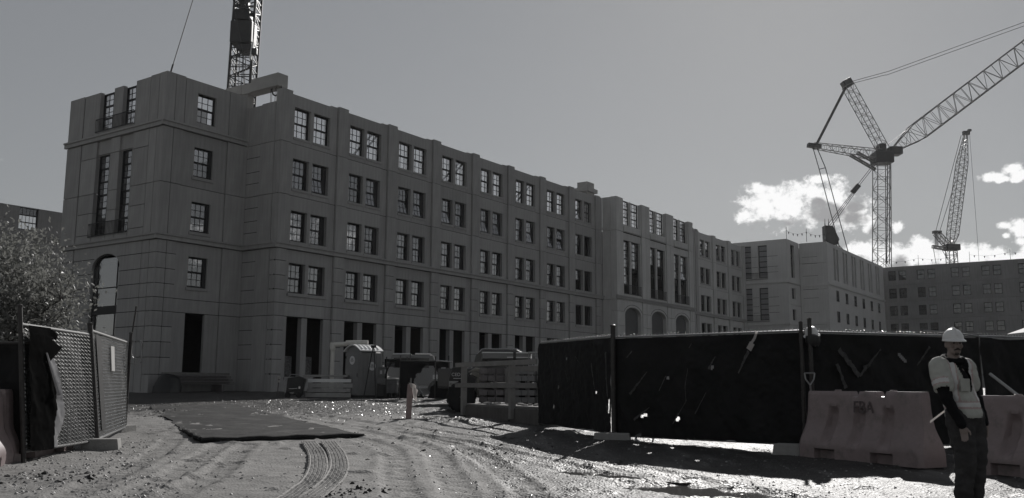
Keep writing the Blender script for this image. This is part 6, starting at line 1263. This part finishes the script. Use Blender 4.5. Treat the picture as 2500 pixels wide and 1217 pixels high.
def hand(b, w, d, side, thumb):
    d = d.normalized(); s_ = side.normalized(); n_ = d.cross(s_).normalized()
    ellips(b, w + d * 0.048, s_, n_, d, (0.041, 0.017, 0.050))
    for k, (o_, ln) in enumerate(((-0.028, .066), (-0.009, .076), (0.010, .071), (0.028, .056))):
        a = w + d * 0.085 + s_ * o_; k1 = a + d * ln * 0.52 + n_ * 0.010; k2 = k1 + d * ln * 0.40 + n_ * 0.026; capsule(b, a - d * 0.02, k1, 0.0098, 0.009, 8); capsule(b, k1, k2, 0.009, 0.0072, 8)
    a = w + d * 0.022 + s_ * thumb * 0.03; k1 = a + s_ * thumb * 0.026 + d * 0.032 + n_ * 0.010; k2 = k1 + d * 0.030 + n_ * 0.008 + s_ * thumb * 0.004; capsule(b, a, k1, 0.013, 0.011, 8); capsule(b, k1, k2, 0.0105, 0.008, 8)
hand(b, wrR + Vector((0.01, 0, -0.015)), Vector((0.10, -0.06, -0.99)), Vector((0.8, -0.5, 0)), 1); hand(b, wrL + Vector((0, 0, -0.015)), Vector((0.0, -0.1, -0.99)), Vector((0.7, -0.7, 0)), -1)
for a in (ankR, ankL): capsule(b, a - UP * 0.03, a - UP * 0.05 + FV * 0.16, 0.04, 0.035)
link('body', fuse(b, 0.0062, 3, 'body', SKIN), man)
# eyes, brows, moustache and beard
for s_ in (-1, 1):
    b = MB(); ellips(b, HEAD + HL * 0.031 * s_ + HF * 0.088 + UP * 0.001, HL, HF, UP, (0.013, 0.008, 0.0065), 10, 7); b.build('eye', HAIR, man, smooth=True)  # eyes coloured all dark to imitate shade in the sockets
    b = MB(); capsule(b, HEAD + HL * 0.014 * s_ + HF * 0.099 + UP * 0.022, HEAD + HL * 0.050 * s_ + HF * 0.086 + UP * 0.022, 0.0055, 0.004, 8, 3); b.build('eyebrow', HAIR, man, smooth=True)
b = MB(); capsule(b, HEAD + HF * 0.106 - UP * 0.060, HEAD + HF * 0.090 - UP * 0.072 + HL * 0.034, 0.008, 0.005, 8, 3); capsule(b, HEAD + HF * 0.106 - UP * 0.060, HEAD + HF * 0.090 - UP * 0.072 - HL * 0.034, 0.008, 0.005, 8, 3); b.build('moustache', HAIR, man, smooth=True)
b = MB(); ellips(b, HEAD + HF * 0.071 - UP * 0.108, HL, HF, UP, (0.024, 0.016, 0.020), 12, 8); b.build('beard', mat('short_beard', (0.06, 0.05, 0.045), 0.9, 0.1), man, smooth=True)
# trousers and boots
b = MB(); capsule(b, Vector((-0.03, 0.0, 1.02)), Vector((0.01, 0.01, 0.93)), 0.155, 0.165, 16)
for a, c, r1, r2 in ((hipR, kneeR, .140, .112), (kneeR, ankR + UP * 0.03, .108, .088), (hipL, kneeL, .140, .112), (kneeL, ankL + UP * 0.03, .108, .088)): capsule(b, a, c, r1, r2, 14)
link('trousers', fuse(b, 0.014, 3, 'trousers', JEAN, (0.014, 9, 1.6)), man)
for a in (ankR, ankL):
    b = MB(); capsule(b, a + UP * 0.06, a - UP * 0.02, 0.062, 0.06); capsule(b, a - UP * 0.035 - FV * 0.02, a - UP * 0.045 + FV * 0.17, 0.054, 0.046); link('boot', fuse(b, 0.011, 3, 'boot', BOOT, (0.004, 25, 1)), man)
# hoodie
b = MB(); capsule(b, Vector((-0.085, 0.03, 1.34)), Vector((-0.01, 0.01, 1.02)), 0.142, 0.135, 18); capsule(b, shR, shL, 0.088, 0.088, 14)
for a, c, r1, r2 in ((shR, elR, .078, .066), (elR, wrR, .064, .048), (shL, elL, .078, .066), (elL, wrL, .064, .050)): capsule(b, a, c, r1, r2, 14)
for k in range(12):
    t0, t1 = 2 * math.pi * k / 12, 2 * math.pi * (k + 1) / 12
    q = lambda t: Vector((-0.085, 0.03, 1.515)) + HL * 0.098 * math.cos(t) + HF * (0.085 * math.sin(t)) + UP * (-0.025 * math.sin(t) + 0.02)
    capsule(b, q(t0), q(t1), 0.036, 0.036, 8)
ellips(b, Vector((-0.13, 0.11, 1.49)), HL, HF, UP, (0.10, 0.06, 0.075))
link('hoodie', fuse(b, 0.012, 3, 'hoodie', HOOD, (0.010, 11, 1.5)), man)
# vest: shell over the hoodie with short sleeves, open down the front
b = MB()
for z0, z1, r0, r1, c0, c1 in ((1.40, 1.16, 0.155, 0.168, (-0.085, 0.03), (-0.045, 0.02)), (1.16, 0.99, 0.170, 0.182, (-0.045, 0.02), (-0.015, 0.01)), (1.0, 0.96, 0.182, 0.186, (-0.015, 0.01), (-0.01, 0.01))):
    capsule(b, (c0[0], c0[1], z0), (c1[0], c1[1], z1), r0, r1, 20)
capsule(b, shR - UP * 0.01, shL - UP * 0.01, 0.092, 0.092, 16); capsule(b, shR, shR.lerp(elR, 0.66), 0.105, 0.104, 16); capsule(b, shL, shL.lerp(elL, 0.60), 0.100, 0.098, 16)
vm_ = fuse(b, 0.011, 4, 'vest', [VEST, VESTR, VESTP], (0.015, 8, 1.3))
bm = bmesh.new(); bm.from_mesh(vm_); kill = []
for f in bm.faces:
    c = f.calc_center_median(); q = c - Vector((-0.06, 0.02, 0)); l = q.dot(LV); fr = q.dot(FV); z = c.z
    near_armR = (c - shR).dot((elR - shR).normalized()); dR = (c - shR - (elR - shR).normalized() * near_armR).length
    onarm = c.x < -0.235 and z < 1.42
    if z < 0.925: kill.append(f); continue
    if onarm and near_armR > 0.255: kill.append(f); continue
    lc = 0.01 + (1.5 - z) * 0.10
    if fr > 0.02 and z > 1.19 and abs(l - lc) < 0.014 + 0.085 * (z - 1.19) / 0.3: kill.append(f); continue
    if z > 1.50 and (c - Vector((-0.085, 0.03, z))).length < 0.098: kill.append(f); continue
    mi = 0
    if 1.035 < z < 1.085 and not onarm: mi = 1
    elif 1.02 < z <= 1.035 or 1.085 <= z < 1.10: mi = 2 if not onarm else 0
    elif not onarm and z > 1.10 and 0.095 < abs(l - 0.0) < 0.135: mi = 1
    elif not onarm and z > 1.10 and (0.082 < abs(l) <= 0.095 or 0.135 <= abs(l) < 0.148): mi = 2
    elif onarm and 0.165 < near_armR < 0.21: mi = 1
    elif onarm and (0.15 < near_armR <= 0.165 or 0.21 <= near_armR < 0.225): mi = 2
    f.material_index = mi
bmesh.ops.delete(bm, geom=kill, context='FACES'); bm.to_mesh(vm_); bm.free(); link('vest', vm_, man)
b = MB(); cpk = Vector((-0.045, 0.02, 0)) + FV * 0.172 + LV * -0.055 + UP * 1.20
for k in range(1): b.prism([(-0.055, 0), (0.055, 0), (0.055, 0.13), (-0.055, 0.13)], -0.006, 0.012, Matrix.Translation(cpk) @ Matrix(((LV.x, -FV.x, 0, 0), (LV.y, -FV.y, 0, 0), (0, 0, 1, 0), (0, 0, 0, 1))))
b.build('chest_pocket', VEST, man, bevel=0.006)
# hard hat
b = MB(); HC = HEAD + UP * 0.036 - HF * 0.004; n = 28; rows = []
for j in range(11):
    a = math.pi / 2 * j / 10; rows.append((math.cos(a), math.sin(a)))
base = len(b.v)
for (cr_, sz) in rows:
    for k in range(n):
        t = 2 * math.pi * k / n; rid = 1 + (0.03 if abs(math.sin(t)) < 0.25 else 0) * cr_
        b.v.append(tuple(HC + HL * 0.102 * max(cr_, 0.02) * math.cos(t) + HF * 0.122 * max(cr_, 0.02) * math.sin(t) + UP * (0.122 * sz ** 0.9 * 1.0 + 0.004)))
for j in range(10):
    for k in range(n): l = (k + 1) % n; b.f.append((base + j * n + k, base + j * n + l, base + (j + 1) * n + l, base + (j + 1) * n + k)); b.mi.append(0)
b.f.append(tuple(base + 10 * n + k for k in range(n))); b.mi.append(0)
hm_ = b.mesh('hard_hat', HATW); smooth_mesh(hm_, 1.2); hat = link('hard_hat', hm_, man)
b = MB(); i = 0
for k in range(n):
    t = 2 * math.pi * k / n; fwd = max(0, math.sin(t)); o_ = 0.008 + 0.060 * fwd ** 1.5; dz = -0.018 * fwd
    pi_ = HC + HL * 0.101 * math.cos(t) + HF * 0.121 * math.sin(t); po = HC + HL * (0.101 + o_ * 0.6) * math.cos(t) + HF * (0.121 + o_) * math.sin(t) + UP * (dz - 0.004)
    b.v += [tuple(pi_ + UP * 0.012), tuple(po + UP * 0.006), tuple(po - UP * 0.004), tuple(pi_ - UP * 0.006)]
for k in range(n):
    l = (k + 1) % n
    for a in range(4): c = (a + 1) % 4; b.f.append((k * 4 + a, l * 4 + a, l * 4 + c, k * 4 + c)); b.mi.append(0)
bm_ = b.mesh('brim', HATW); bmx = bmesh.new(); bmx.from_mesh(bm_); bmesh.ops.recalc_face_normals(bmx, faces=bmx.faces); bmx.to_mesh(bm_); bmx.free(); link('brim', bm_, hat)
b = MB(); b.path([tuple(HC + UP * (0.126 * math.sin(a) ** 0.9 + 0.006) + HF * 0.122 * math.cos(a)) for a in np.linspace(0.25, math.pi - 0.25, 14)], 0.009, 6); b.build('ridge', HATW, hat, smooth=True)
# strip of pale tape hanging from his vest
b = MB(); b.face([(-0.24, 0.30, 0.88), (-0.17, 0.10, 1.0), (-0.16, 0.10, 0.985), (-0.24, 0.30, 0.855)]); b.face([(-0.17, 0.02, 1.0), (-0.13, 0.0, 0.96), (-0.115, 0.0, 0.87), (-0.15, 0.02, 0.87)]); b.build('loose_strap', TAPE, man)

# ------------------------------------------------------------------ air
b = MB(); b.box(-424, 424, -34, 424, -1.3, 86)
hzm = bpy.data.materials.new('haze_air'); hzm.use_nodes = True; hn = hzm.node_tree.nodes; hn.clear()
ho = hn.new('ShaderNodeOutputMaterial'); pv = hn.new('ShaderNodeVolumePrincipled'); pv.inputs['Color'].default_value = (0.93, 0.94, 0.96, 1); pv.inputs['Density'].default_value = 0.00007; pv.inputs['Anisotropy'].default_value = 0.55
hzm.node_tree.links.new(pv.outputs[0], ho.inputs['Volume'])
stuff(b.build('haze', hzm))
